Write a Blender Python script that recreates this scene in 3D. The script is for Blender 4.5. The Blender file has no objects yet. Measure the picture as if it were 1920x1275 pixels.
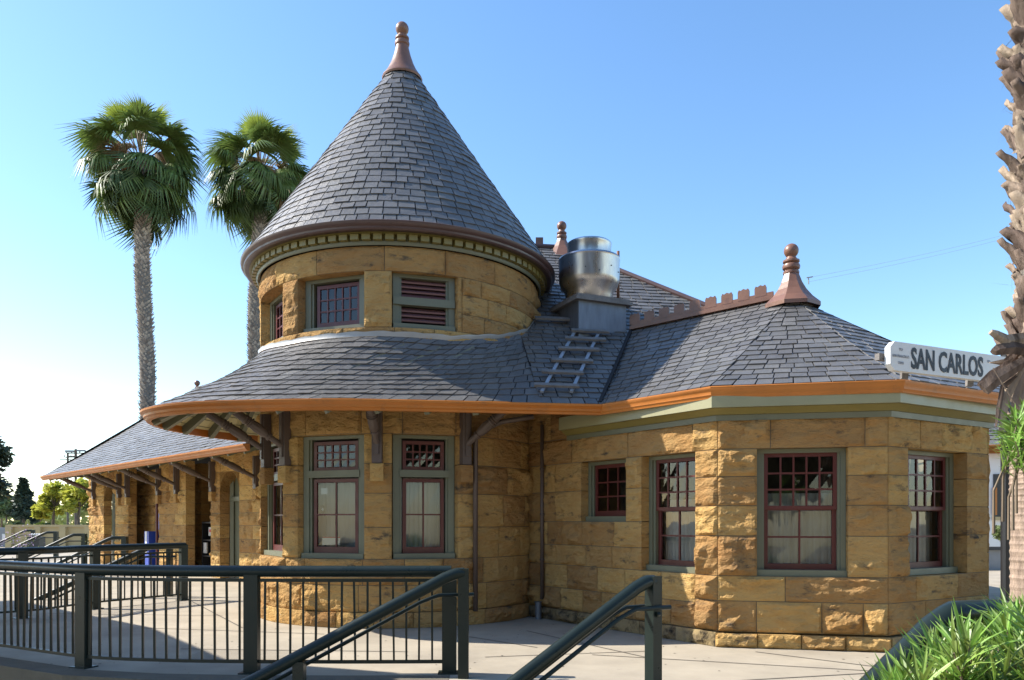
import bpy, math, random
from mathutils import Vector, Matrix, noise, Euler
S = bpy.context.scene
COL = S.collection
R = math.radians
random.seed(7)
F, HZ, CZ = 1450.0, 978.0, 1.5          # lens constant, eye level row of the photograph, eye height

# ------------------------------------------------------------------ camera, sky, sun
cam = bpy.data.cameras.new('camera'); co = bpy.data.objects.new('camera', cam); COL.objects.link(co)
co.location = (0, 0, CZ); co.rotation_euler = (R(90), 0, 0)
cam.sensor_width = 36; cam.lens = F/1920*36; cam.shift_y = (HZ-637.5)/1920
cam.clip_start = .1; cam.clip_end = 3000
S.camera = co
SUN_EL, PSI = R(41), R(10.0)
w = bpy.data.worlds.new('World'); S.world = w; w.use_nodes = True
nt = w.node_tree; bg = nt.nodes['Background']
sky = nt.nodes.new('ShaderNodeTexSky'); sky.sky_type = 'NISHITA'; sky.sun_disc = False
sky.sun_elevation = SUN_EL; sky.sun_rotation = math.atan2(-math.cos(PSI), math.sin(PSI))
sky.air_density = 1.0; sky.dust_density = .35; sky.ozone_density = 1.25; sky.altitude = 10
hs_ = nt.nodes.new('ShaderNodeHueSaturation'); hs_.inputs['Saturation'].default_value = 1.18
nt.links.new(sky.outputs[0], hs_.inputs['Color']); nt.links.new(hs_.outputs[0], bg.inputs[0]); bg.inputs[1].default_value = .15
sd = Vector((-math.cos(SUN_EL)*math.cos(PSI), math.cos(SUN_EL)*math.sin(PSI), math.sin(SUN_EL)))
sl = bpy.data.lights.new('sun', 'SUN'); so = bpy.data.objects.new('sun', sl); COL.objects.link(so)
so.location = (-20, 10, 30); so.rotation_euler = sd.to_track_quat('Z', 'Y').to_euler()
sl.energy = 4.8; sl.angle = R(.53); sl.color = (1, .94, .84)
S.view_settings.view_transform = 'Standard'; S.view_settings.look = 'None'
S.view_settings.exposure = 1.0; S.view_settings.gamma = 1; S.view_settings.use_curve_mapping = False

# ------------------------------------------------------------------ materials
def mat(name, col, rough=.6, metal=0, var=.12, vscale=3.0, bump=0, bscale=30, tint=0, col2=None, c2scale=2, c2lo=.5, c2hi=.7,
        coat=0, transl=0, spec=.5, stretch=None, grime=None, bdist=.02):
    m = bpy.data.materials.new(name); m.use_nodes = True; n = m.node_tree.nodes; l = m.node_tree.links
    b = n['Principled BSDF']; b.inputs['Roughness'].default_value = rough; b.inputs['Metallic'].default_value = metal
    b.inputs['Specular IOR Level'].default_value = spec
    if coat: b.inputs['Coat Weight'].default_value = coat; b.inputs['Coat Roughness'].default_value = .15
    tc = n.new('ShaderNodeTexCoord'); out = tc.outputs['Object']
    if stretch:
        mp = n.new('ShaderNodeMapping'); mp.inputs['Scale'].default_value = stretch; l.new(out, mp.inputs[0]); out = mp.outputs[0]
    def nz(sc, det=5, r=.6):
        t = n.new('ShaderNodeTexNoise'); t.inputs['Scale'].default_value = sc; t.inputs['Detail'].default_value = det
        t.inputs['Roughness'].default_value = r; l.new(out, t.inputs['Vector']); return t.outputs[0]
    def ramp(src, lo, hi, a=0, bb=1):
        r = n.new('ShaderNodeMapRange'); r.inputs[1].default_value = lo; r.inputs[2].default_value = hi
        r.inputs[3].default_value = a; r.inputs[4].default_value = bb; l.new(src, r.inputs[0]); return r.outputs[0]
    def mix(fac, a, c, mode='MIX'):
        x = n.new('ShaderNodeMix'); x.data_type = 'RGBA'; x.blend_type = mode
        for s, v in ((0, fac), (6, a), (7, c)):
            if hasattr(v, 'links'): l.new(v, x.inputs[s])
            else: x.inputs[s].default_value = v if s == 0 else (*v, 1)
        return x.outputs[2]
    c = None
    if col2: c = mix(ramp(nz(c2scale), c2lo, c2hi), col, col2)
    base = c if c else col
    v = ramp(nz(vscale), .25, .75, 1-var, 1+var)
    hsv = n.new('ShaderNodeHueSaturation')
    if c: l.new(c, hsv.inputs['Color'])
    else: hsv.inputs['Color'].default_value = (*col, 1)
    if tint:
        at = n.new('ShaderNodeAttribute'); at.attribute_name = 'tint'
        tv = ramp(at.outputs['Fac'], 0, 1, 1-tint, 1+tint)
        mm = n.new('ShaderNodeMath'); mm.operation = 'MULTIPLY'; l.new(v, mm.inputs[0]); l.new(tv, mm.inputs[1]); v = mm.outputs[0]
        hh = ramp(at.outputs['Fac'], 0, 1, .5-tint*.03, .5+tint*.03); l.new(hh, hsv.inputs['Hue'])
    l.new(v, hsv.inputs['Value'])
    fin = hsv.outputs[0]
    if grime:   # dark weathering with its own patchy outline: (colour, scale, lo, hi)
        fin = mix(ramp(nz(grime[1], 8, .7), grime[2], grime[3]), fin, grime[0])
    l.new(fin, b.inputs['Base Color'])
    rr = ramp(nz(vscale*2.3), .3, .7, max(0, rough-.08), min(1, rough+.08)); l.new(rr, b.inputs['Roughness'])
    if bump:
        bp = n.new('ShaderNodeBump'); bp.inputs['Strength'].default_value = bump; bp.inputs['Distance'].default_value = bdist
        l.new(nz(bscale, 10, .68), bp.inputs['Height']); l.new(bp.outputs[0], b.inputs['Normal'])
    if transl:
        o = n['Material Output']; tr = n.new('ShaderNodeBsdfTranslucent'); l.new(fin, tr.inputs[0])
        ms = n.new('ShaderNodeMixShader'); ms.inputs[0].default_value = transl
        l.new(b.outputs[0], ms.inputs[1]); l.new(tr.outputs[0], ms.inputs[2]); l.new(ms.outputs[0], o.inputs[0])
    return m
def glass(name, tintc=(.75, .78, .76)):
    m = bpy.data.materials.new(name); m.use_nodes = True; n = m.node_tree.nodes; l = m.node_tree.links
    n.remove(n['Principled BSDF']); o = n['Material Output']
    t = n.new('ShaderNodeBsdfTransparent'); t.inputs[0].default_value = (*tintc, 1)
    g = n.new('ShaderNodeBsdfGlossy'); g.inputs['Roughness'].default_value = .02
    tc = n.new('ShaderNodeTexCoord'); nn = n.new('ShaderNodeTexNoise'); nn.inputs['Scale'].default_value = 2.5
    l.new(tc.outputs['Object'], nn.inputs['Vector'])
    bp = n.new('ShaderNodeBump'); bp.inputs['Strength'].default_value = .04; bp.inputs['Distance'].default_value = .02
    l.new(nn.outputs[0], bp.inputs['Height']); l.new(bp.outputs[0], g.inputs['Normal'])
    fr = n.new('ShaderNodeFresnel'); fr.inputs[0].default_value = 1.45
    ad = n.new('ShaderNodeMath'); ad.operation = 'ADD'; ad.inputs[1].default_value = .03; l.new(fr.outputs[0], ad.inputs[0])
    ms = n.new('ShaderNodeMixShader'); l.new(ad.outputs[0], ms.inputs[0]); l.new(t.outputs[0], ms.inputs[1]); l.new(g.outputs[0], ms.inputs[2])
    l.new(ms.outputs[0], o.inputs[0]); return m
M = {}
M['stone'] = mat('sandstone', (.57, .355, .145), .92, var=.3, vscale=2.6, bump=1.0, bscale=7, tint=.22, col2=(.41, .235, .09), c2scale=2.6, c2lo=.42, c2hi=.62, spec=.06, stretch=(1, 1, 2.4), grime=((.12, .095, .07), 3.0, .57, .69), bdist=.10)
M['stone_dark'] = mat('weathered_sandstone', (.26, .19, .10), .95, var=.3, vscale=3, bump=.9, bscale=14, tint=.25, col2=(.16, .12, .08), c2scale=4, spec=.1, grime=((.03, .025, .02), 3.5, .5, .62))
M['mortar'] = mat('mortar', (.20, .165, .115), .95, var=.15, bump=.3, spec=.1)  # darkened so the shadow lines at the joints sit in its colour
M['slate'] = mat('slate', (.122, .117, .113), .4, var=.14, vscale=6, bump=.4, bscale=22, tint=.17, col2=(.135, .13, .12), c2scale=1.4, spec=.5, grime=((.17, .16, .13), 9, .64, .8))
M['deck'] = mat('roof_deck', (.012, .012, .014), .9)
M['orange'] = mat('orange_paint', (.45, .15, .022), .45, var=.12, vscale=2.5, bump=.08, bscale=12, grime=((.24, .10, .03), 4, .55, .78))
M['brown'] = mat('brown_paint', (.085, .05, .045), .38, var=.1)
M['wood'] = mat('grey_brown_paint', (.10, .072, .062), .5, var=.15, bump=.1)
M['terra'] = mat('red_brown_metal', (.19, .092, .058), .42, var=.2, vscale=4, bump=.12, grime=((.10, .05, .04), 5, .55, .75))
M['green'] = mat('olive_green_paint', (.145, .15, .10), .45, var=.08, bump=.05, grime=((.10, .1, .07), 5, .64, .8))
M['ochre'] = mat('olive_ochre_paint', (.20, .165, .05), .45, var=.08)
M['fasciap'] = mat('pale_olive_paint', (.30, .285, .165), .4, var=.06, grime=((.2, .2, .12), 5, .66, .8))
M['cream'] = mat('pale_green_boards', (.52, .48, .27), .5, var=.08, bump=.05)
M['sash'] = mat('dark_red_paint', (.095, .016, .014), .4, var=.1, bump=.04)
M['louvre'] = mat('plum_paint', (.15, .07, .075), .4, var=.1)
M['rail'] = mat('dark_green_railing_paint', (.014, .022, .019), .33, var=.1, bump=.06, bscale=8, spec=.3, grime=((.06, .06, .05), 14, .7, .8))
M['concrete'] = mat('pale_concrete', (.375, .325, .25), .85, var=.14, vscale=1.3, bump=.22, bscale=60, col2=(.30, .26, .205), c2scale=.8, c2lo=.45, c2hi=.75, grime=((.20, .17, .135), 3.1, .62, .82), spec=.2)
M['curb'] = mat('shaded_curb_concrete', (.15, .13, .10), .9, var=.18, vscale=3, bump=.5, bscale=30, grime=((.16, .13, .10), 3, .52, .75), spec=.2)  # stained concrete, its colour darkened further to carry the foreground shade
M['joint'] = mat('dark_joint', (.10, .085, .07), .9)
M['lead'] = mat('lead_flashing', (.36, .36, .35), .5, metal=.25, var=.12, bump=.25, bscale=6)
M['steel'] = mat('brushed_steel', (.42, .42, .44), .3, metal=1, var=.1, bump=.06, bscale=5, stretch=(1, 1, .3), grime=((.3, .27, .24), 3, .58, .8))
M['galv'] = mat('galvanized_sheet', (.15, .165, .195), .5, metal=.5, var=.2, vscale=4, bump=.1, stretch=(3, 3, .5))
M['oldwood'] = mat('weathered_wood', (.17, .155, .145), .85, var=.25, vscale=8, bump=.5, bscale=30)
M['alu'] = mat('aluminium', (.36, .38, .41), .45, metal=.5, var=.1)
M['white'] = mat('white_paint', (.66, .66, .65), .4, var=.03, grime=((.6, .58, .55), 4, .62, .9))
M['black'] = mat('black_paint', (.015, .015, .017), .4)
M['letters'] = mat('black_lettering', (.012, .012, .02), .5, var=.02)
M['greyletters'] = mat('grey_lettering', (.30, .32, .36), .6, var=.02)
M['curtain'] = mat('white_lace_curtain', (.62, .62, .60), .9, var=.05, transl=.3, spec=.1)
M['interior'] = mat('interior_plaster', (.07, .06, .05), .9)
M['glass'] = glass('window_glass')
M['blue'] = mat('blue_paint', (.02, .06, .38), .4)
M['red'] = mat('red_print', (.45, .03, .03), .5)
M['poster'] = mat('poster_paper', (.45, .42, .38), .6, var=.5, vscale=14)
M['boot2'] = mat('grey_leaf_base', (.36, .315, .275), .9, var=.35, vscale=9, bump=.5, bscale=24, tint=.4, spec=.15)
M['bark'] = mat('palm_bark', (.19, .165, .14), .95, var=.3, vscale=6, bump=.8, bscale=20)
M['boot'] = mat('dry_leaf_base', (.25, .19, .145), .9, var=.45, vscale=11, bump=.9, bscale=24, tint=.5, col2=(.085, .06, .045), c2scale=7, spec=.2, stretch=(1, 1, .35))
M['smoothbark'] = mat('smooth_palm_bark', (.30, .22, .165), .95, var=.4, vscale=12, bump=.9, bscale=16, col2=(.17, .12, .09), c2scale=7, stretch=(2.2, 2.2, .6))
M['frond'] = mat('fan_frond_green', (.115, .17, .04), .5, var=.3, vscale=3, tint=.2, transl=.25, spec=.6)
M['frond_y'] = mat('fan_frond_young', (.22, .28, .045), .38, var=.25, transl=.35, spec=.6)
M['frond_d'] = mat('fan_frond_dark', (.055, .09, .03), .55, var=.3, transl=.15, spec=.3)
M['frond_b'] = mat('fan_frond_dry', (.30, .20, .11), .7, var=.3, transl=.2)
M['petiole'] = mat('petiole', (.25, .17, .09), .6)
M['leaf'] = mat('oleander_leaf', (.17, .29, .045), .42, var=.3, vscale=12, tint=.42, col2=(.25, .30, .07), c2scale=5, transl=.25, spec=.6)
M['stem'] = mat('stem', (.16, .12, .08), .8)
M['yleaf'] = mat('yellow_green_foliage', (.44, .45, .065), .6, var=.3, tint=.35, transl=.4)
M['gleaf'] = mat('green_foliage', (.14, .18, .06), .6, var=.3, tint=.35, transl=.25)
M['dleaf'] = mat('dark_foliage', (.035, .055, .03), .6, var=.3, tint=.35, transl=.1)
M['trunk'] = mat('tree_bark', (.12, .09, .065), .9, var=.3, bump=.6)
M['drygrass'] = mat('dry_grass', (.46, .33, .14), .9, var=.3, vscale=.6, tint=.3)
M['tan'] = mat('tan_wall_paint', (.42, .33, .17), .7, var=.06, vscale=1.2)
M['grey'] = mat('grey_render', (.24, .25, .26), .8, var=.08)
M['asphalt'] = mat('asphalt', (.06, .06, .062), .9, var=.2, vscale=.4, bump=.2)
M['earth'] = mat('earth', (.20, .15, .09), .95, var=.3, vscale=.3, bump=.4, col2=(.34, .26, .13), c2scale=.15)
M['redtile'] = mat('red_clay_tile', (.42, .12, .06), .8, var=.2)
M['silver'] = mat('silver_car_paint', (.42, .44, .47), .25, metal=.4, coat=.5)
M['bluecar'] = mat('blue_car_paint', (.06, .09, .2), .25, metal=.3, coat=.5)
M['whitecar'] = mat('white_car_paint', (.7, .7, .7), .25, coat=.5)
M['tyre'] = mat('tyre', (.02, .02, .02), .8)
M['lilac'] = mat('lilac_flower', (.42, .30, .52), .7, transl=.3)
M['skin'] = mat('skin', (.45, .27, .18), .6)

# ------------------------------------------------------------------ object helpers
def empty(name, loc, label=None, cat=None, group=None, rz=0):
    o = bpy.data.objects.new(name, None); COL.objects.link(o); o.location = loc; o.rotation_euler = (0, 0, rz)
    o.empty_display_size = .2
    if label: o['label'] = label
    if cat: o['category'] = cat
    if group: o['group'] = group
    return o
def tag(o, label, cat, group=None):
    o['label'] = label; o['category'] = cat
    if group: o['group'] = group
    return o
class MB:
    def __init__(s): s.v = []; s.f = []; s.t = []
    def add(s, vs, fs, tint=.5):
        b = len(s.v); s.v += [tuple(p) for p in vs]; s.f += [tuple(i+b for i in f) for f in fs]; s.t += [tint]*len(vs); return s
    def box(s, c, sz, rot=None, tint=.5):
        hx, hy, hz = sz[0]/2, sz[1]/2, sz[2]/2
        vs = [Vector((x, y, z)) for z in (-hz, hz) for x, y in ((-hx, -hy), (hx, -hy), (hx, hy), (-hx, hy))]
        if rot is not None:
            m = rot if isinstance(rot, Matrix) else Matrix.Rotation(rot, 3, 'Z'); vs = [m @ v for v in vs]
        vs = [v+Vector(c) for v in vs]
        return s.add(vs, [(3, 2, 1, 0), (4, 5, 6, 7), (0, 1, 5, 4), (1, 2, 6, 5), (2, 3, 7, 6), (3, 0, 4, 7)], tint)
    def bar(s, a, b, wd, ht=None, up=(0, 0, 1), tint=.5):
        a = Vector(a); b = Vector(b); ht = ht or wd; d = (b-a).normalized(); u = Vector(up)
        if abs(d.dot(u)) > .98: u = Vector((0, 1, 0))
        r = d.cross(u).normalized(); u = r.cross(d)
        vs = [p+r*x*wd/2+u*y*ht/2 for p in (a, b) for x, y in ((-1, -1), (1, -1), (1, 1), (-1, 1))]
        return s.add(vs, [(0, 1, 2, 3), (7, 6, 5, 4), (1, 0, 4, 5), (2, 1, 5, 6), (3, 2, 6, 7), (0, 3, 7, 4)], tint)
    def tube(s, pts, r, n=8, tint=.5, cap=True):
        pts = [Vector(p) for p in pts]; rs = r if isinstance(r, (list, tuple)) else [r]*len(pts)
        vs = []; prev = None
        for i, p in enumerate(pts):
            d = (pts[min(i+1, len(pts)-1)]-pts[max(i-1, 0)]).normalized()
            if prev is None:
                q = Vector((0, 0, 1)) if abs(d.z) < .9 else Vector((1, 0, 0)); e = d.cross(q).normalized()
            else: e = (prev-d*prev.dot(d)).normalized()
            prev = e; g = d.cross(e)
            vs += [p+(e*math.cos(2*math.pi*k/n)+g*math.sin(2*math.pi*k/n))*rs[i] for k in range(n)]
        fs = []
        for i in range(len(pts)-1):
            for k in range(n):
                a = i*n+k; b = i*n+(k+1) % n; fs.append((a, b, b+n, a+n))
        if cap: fs.append(tuple(range(n-1, -1, -1))); fs.append(tuple((len(pts)-1)*n+k for k in range(n)))
        return s.add(vs, fs, tint)
    def lathe(s, prof, c, n=24, a0=0, tint=.5):
        vs = []; fs = []
        for r_, z in prof:
            vs += [(c[0]+r_*math.cos(a0+2*math.pi*k/n), c[1]+r_*math.sin(a0+2*math.pi*k/n), c[2]+z) for k in range(n)]
        for i in range(len(prof)-1):
            for k in range(n):
                a = i*n+k; b = i*n+(k+1) % n; fs.append((a, b, b+n, a+n))
        return s.add(vs, fs, tint)
    def prism(s, poly, z0, z1, tint=.5):
        n = len(poly); vs = [(x, y, z0) for x, y in poly]+[(x, y, z1) for x, y in poly]
        fs = [tuple(range(n-1, -1, -1)), tuple(range(n, 2*n))]+[(i, (i+1) % n, (i+1) % n+n, i+n) for i in range(n)]
        return s.add(vs, fs, tint)
    def build(s, name, m, parent=None, smooth=False, kind=None):
        me = bpy.data.meshes.new(name); me.from_pydata(s.v, [], s.f); me.update()
        at = me.attributes.new('tint', 'FLOAT', 'POINT'); at.data.foreach_set('value', s.t)
        if smooth: me.polygons.foreach_set('use_smooth', [True]*len(me.polygons))
        me.materials.append(M[m] if isinstance(m, str) else m)
        if smooth == 'auto': me.set_sharp_from_angle(angle=R(35))
        o = bpy.data.objects.new(name, me); COL.objects.link(o)
        if parent:
            o.parent = parent; p = parent; off = Vector((0, 0, 0))
            while p: off += Vector(p.location); p = p.parent
            o.location = -off
        if kind: o['kind'] = kind
        return o
def local_build(mb, name, m, parent, smooth=False, kind=None, loc=(0, 0, 0)):
    o = mb.build(name, m, None, smooth, kind); o.parent = parent; o.location = loc; return o
def inst(name, me, parent, mtx, kind=None):
    o = bpy.data.objects.new(name, me); COL.objects.link(o)
    if parent: o.parent = parent
    o.matrix_local = mtx
    return o
def proj(p):
    if p[1] < .3: return None
    return (960+F*p[0]/p[1], HZ-F*(p[2]-CZ)/p[1])
def at(px, py, Y): return Vector(((px-960)/F*Y, Y, CZ+(HZ-py)/F*Y))
def gx(px, Y): return (px-960)/F*Y

class Pool:      # pieces: the 300 that show largest become objects of their own, the rest one joined part
    def __init__(s): s.items = []
    def add(s, vs, fs, tint, parent): s.items.append((vs, fs, tint, parent, s.area(vs)))
    @staticmethod
    def area(vs):
        q = [proj(v) for v in vs]
        if any(a is None for a in q): return 0
        xs = [a[0] for a in q]; ys = [a[1] for a in q]
        x0, x1, y0, y1 = max(0, min(xs)), min(1920, max(xs)), max(0, min(ys)), min(1275, max(ys))
        return max(0, x1-x0)*max(0, y1-y0)
    def flush(s, name, rest, m, limit=300):
        it = sorted(s.items, key=lambda a: -a[4]); restm = {}
        for i, (vs, fs, t, par, ar) in enumerate(it):
            if i < limit and ar > 60:
                MB().add(vs, fs, t).build(name, m, par)
            else: restm.setdefault(par.name, (par, MB()))[1].add(vs, fs, t)
        for par, mb in restm.values(): mb.build(rest, m, par, kind='stuff')
slates = Pool()

def sweep(path, prof, closed=False):
    """path: list of (x, y, z0) in plan, profile of (out, dz); outward is to the right-hand side when walking left to right seen from outside"""
    n = len(path); mb = MB(); vs = []
    for i, p in enumerate(path):
        a = Vector(path[max(i-1, 0)][:2]); b = Vector(p[:2]); c = Vector(path[min(i+1, n-1)][:2])
        d1 = (b-a).normalized() if i > 0 else (c-b).normalized(); d2 = (c-b).normalized() if i < n-1 else d1
        n1 = Vector((d1.y, -d1.x)); n2 = Vector((d2.y, -d2.x)); bi = (n1+n2).normalized(); k = 1/max(.4, bi.dot(n1))
        for o_, z in prof: vs.append((b.x+bi.x*o_*k, b.y+bi.y*o_*k, p[2]+z))
    m_ = len(prof); fs = []
    for i in range(n-1):
        for j in range(m_):
            a = i*m_+j; b = i*m_+(j+1) % m_; fs.append((a, b, b+m_, a+m_))
    fs.append(tuple(range(m_))); fs.append(tuple(reversed([(n-1)*m_+j for j in range(m_)])))
    return mb.add(vs, [tuple(reversed(f)) for f in fs])

# ------------------------------------------------------------------ ground
DROP = -.75
def struct(name, mb, m, smooth=False): o = mb.build(name, m, None, smooth); o['kind'] = 'structure'; return o
g = MB(); g.add([(-900, -60, DROP-.9), (900, -60, DROP-.9), (900, 1500, DROP-.9), (-900, 1500, DROP-.9)], [(0, 1, 2, 3)]); struct('ground', g, 'earth')

# platform outline: follows the curved ramp railing in front
railpath = [(-13.5, 14.0), (-10.2, 11.4), (-8.2, 10.0), (-6.7, 9.2), (-5.4, 8.5), (-4.38, 7.95), (-3.5, 7.74), (-2.59, 7.66), (-1.6, 7.64), (-.6, 7.66)]
edge = [(x, y-.38) for x, y in railpath]
plat = edge+[(-.42, 7.2), (-.05, 7.2), (1.32, 6.28), (2.0, 3.6), (3.2, 2.2), (14, 2.2), (30, 20), (30, 60), (-45, 60), (-45, 30)]
top = MB(); top.prism(plat, -.12, 0); struct('platform', top, 'concrete')
wallb = MB(); inset = [(x+(.04 if x < 0 else 0), y+.03) for x, y in plat]; wallb.prism(inset, -1.7, -.1); struct('platform_base', wallb, 'curb')
lip = sweep([(x, y, 0) for x, y in edge], [(-.26, .004), (0.03, .004), (.03, -.14), (-.26, -.14)]); struct('curb', lip, 'curb')
# scored joints
jt = MB()
def groove(a, b, wd=.022, z=.0045):
    a = Vector((*a, 0)); b = Vector((*b, 0)); d = (b-a).normalized(); r = Vector((d.y, -d.x, 0))*wd/2
    jt.add([(a-r)+Vector((0, 0, z)), (a+r)+Vector((0, 0, z)), (b+r)+Vector((0, 0, z)), (b-r)+Vector((0, 0, z))], [(0, 1, 2, 3)])
groove((-3.9, 9.1), (-1.2, 8.9)); groove((-5.2, 10.9), (-2.5, 10.3)); groove((-7.5, 12.6), (-4.6, 12.3)); groove((.2, 10.6), (1.5, 8.5)); groove((.9, 8.7), (5.2, 7.2))
groove((-.3, 8.55), (1.6, 8.95)); groove((-6, 14.5), (-3.8, 10.9)); groove((2.8, 8.9), (5.5, 6.3)); groove((-.9, 10.4), (.3, 9.2)); groove((1.8, 7.2), (6.5, 8.4)); groove((-9, 14), (-5, 15.5))
for k in range(11): groove((-3.6, 8.25+k*.075), (-2.1, 8.25+k*.075), .008)
groove(edge[-2], edge[-1]); struct('pavement_joints', jt, 'joint')
sp_ = MB(); rnd = random.Random(8)
for k in range(170):      # trodden gum and droppings
    x = rnd.uniform(-6, 5.5); y = rnd.uniform(7.6, 11.5); q_ = rnd.uniform(.006, .017); sp_.add([(x+q_*math.cos(t*1.047)*rnd.uniform(.7, 1.3), y+q_*math.sin(t*1.047), .0035) for t in range(6)], [(0, 1, 2, 3, 4, 5)])
struct('pavement_spots', sp_, 'joint')
# lower walk in front and stairs
lw = MB(); lw.prism([(-30, -10), (30, -10), (30, 6.9), (-30, 14)], -1.8, -1.64); struct('lower_path', lw, 'concrete')

# ------------------------------------------------------------------ station building
ST = empty('station_building', (0, 13, 0), 'small sandstone railway station with a conical slate tower and orange gutters behind the green railings', 'building')
TC = Vector((-1.87, 13.17)); TR = 2.29
CAMANG = math.atan2(-TC.y, -TC.x)          # direction from tower axis to the eye
class Flat:
    def __init__(s, o, d): s.o = Vector(o); s.d = Vector(d).normalized(); s.n = Vector((s.d.y, -s.d.x))
    def __call__(s, a, z, out=0): p = s.o+s.d*a+s.n*out; return Vector((p.x, p.y, z))
    def frame(s, a): p = s.o+s.d*a; return p, s.d, s.n
class Cyl:
    def __init__(s, c, r): s.c = Vector(c); s.r = r
    def __call__(s, a, z, out=0): t = a/s.r+CAMANG; return Vector((s.c.x+(s.r+out)*math.cos(t), s.c.y+(s.r+out)*math.sin(t), z))
    def frame(s, a):
        t = a/s.r+CAMANG; nn = Vector((math.cos(t), math.sin(t))); return s.c+nn*s.r, Vector((-nn.y, nn.x)), nn
def stone(surf, s0, s1, z0, z1, parent, depth=.26, amp=.035, cell=.06, m='stone', base=0):
    gp = .005; s0 += gp; s1 -= gp; z0 += gp; z1 -= gp
    nx = max(3, min(24, int((s1-s0)/cell))); nz_ = max(3, min(12, int((z1-z0)/cell)))
    sd_ = random.uniform(0, 99)
    planes = [(random.uniform(0, 1), random.uniform(0, 1), random.uniform(.55, 1.5), random.gauss(0, .42), random.gauss(0, .5)) for _ in range(9)]
    am = amp*random.uniform(.55, 1.25); tiltx = random.uniform(-.5, .5); tiltz = random.uniform(-.4, .4)
    vs = []
    for j in range(nz_+1):
        for i in range(nx+1):
            u, v = i/nx, j/nz_
            e = min(u*(s1-s0), (1-u)*(s1-s0), v*(z1-z0), (1-v)*(z1-z0))
            inn = 0 < i < nx and 0 < j < nz_
            a = s0+(s1-s0)*u+(random.uniform(-.3, .3)*(s1-s0)/nx if inn else 0)
            z = z0+(z1-z0)*v+(random.uniform(-.3, .3)*(z1-z0)/nz_ if inn else 0)
            q = Vector((a*2.3+sd_, z*2.8, sd_*.37))
            nn = noise.noise(q)*1.1+noise.noise(Vector((q.x*1.4, q.y*4.5, q.z)))*.8+noise.noise(q*5)*.4
            # conchoidal facets
            nn = nn+.5*abs(noise.noise(q*1.6+Vector((7, 3, 1))))
            W_, H_ = s1-s0, z1-z0
            fh = min(pz*am+(u-pu)*W_*tx+(v-pv)*H_*tz for pu, pv, pz, tx, tz in planes)
            fh = max(fh, -.3*am)+am*.5+nn*am*.65+noise.noise(q*14)*.006+noise.noise(q*26)*.003
            o_ = min(e*1.5, max(fh, .1*am)) if e > 1e-6 else 0
            vs.append(surf(a, z, max(o_, -.002)+base))
    w_ = nx+1; fs = []
    for j in range(nz_):
        for i in range(nx):
            a = j*w_+i; fs.append((a, a+1, a+w_+1, a+w_))
    per = [i for i in range(w_)]+[j*w_+nx for j in range(1, nz_+1)]+[nz_*w_+i for i in range(nx-1, -1, -1)]+[j*w_ for j in range(nz_-1, 0, -1)]
    b0 = len(vs)
    for k in per:
        j, i = divmod(k, w_); vs.append(surf(s0+(s1-s0)*i/nx, z0+(z1-z0)*j/nz_, -depth))
    L = len(per)
    for k in range(L):
        k2 = (k+1) % L; fs.append((per[k2], per[k], b0+k, b0+k2))
    return MB().add(vs, fs, random.random()).build('stone', m, parent)
nstone = 0
def masonry(surf, s0, s1, zs, openings, parent, wmin=.42, wmax=.95, m='stone', amp=.07, cell=.034, offs=0, mortar=None):
    """lay courses between heights zs; openings are (a, b, za, zb)"""
    mo = mortar if mortar is not None else MB()
    for ci in range(len(zs)-1):
        z0, z1 = zs[ci], zs[ci+1]; runs = [(s0, s1)]
        for a, b, za, zb in openings:
            if za < z1-.02 and zb > z0+.02:
                nr = []
                for p, q in runs:
                    if b <= p or a >= q: nr.append((p, q)); continue
                    if a > p+.03: nr.append((p, a))
                    if b < q-.03: nr.append((b, q))
                runs = nr
        for p, q in runs:
            L = q-p; x = p
            nseg = max(2, int(L/.18))
            for k in range(nseg):    # mortar bed behind the faces
                a, b = p+.004+(L-.008)*k/nseg, p+.004+(L-.008)*(k+1)/nseg
                P = [surf(a, z0, -.009), surf(b, z0, -.009), surf(b, z1, -.009), surf(a, z1, -.009), surf(a, z0, -.24), surf(b, z0, -.24), surf(b, z1, -.24), surf(a, z1, -.24)]
                mo.add(P, [(0, 1, 2, 3), (5, 4, 7, 6)])
            while x < q-.01:
                wd = random.uniform(wmin, wmax)*(1 if z1-z0 > .25 else .8)
                if q-(x+wd) < wmin*.6: wd = q-x
                if wd > wmax*1.35: wd = wd/2
                stone(surf, x, x+wd, z0, z1, parent, m=m, amp=amp, cell=cell); x += wd
    return mo
def part(name, parent=ST, loc=(0, 13, 0)):    # mesh-less grouping is avoided: parts are meshes
    raise NotImplementedError

# ---- tower ground storey
tow = Cyl(TC, TR); D2 = math.pi/180*TR
W_OP = [(-41, -13.5), (-3.6, 20.2), (-80, -50)]
mo = MB(); TW = mo  # mortar mesh is the wall itself
wall_t = MB().add([tow(0, .1, -.25)]*3, [(0, 1, 2)]).build('wall', 'mortar', ST)
ops = [(a*D2, b*D2, .97, 2.74) for a, b in W_OP]
mo = masonry(tow, -105*D2, 112*D2, [.22, .6, .97, 1.42, 1.9, 2.32, 2.74, 3.25, 4.05], ops, wall_t)
me = mo.build('tmp', 'mortar'); wall_t.data = me.data; bpy.data.objects.remove(me)
pl = Cyl(TC, TR+.05)
for k in range(16): stone(pl, (-105+k*13.6)*D2*1.02, (-105+(k+1)*13.6)*D2*1.02, 0, .22, wall_t, amp=.05, m='stone')
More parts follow.
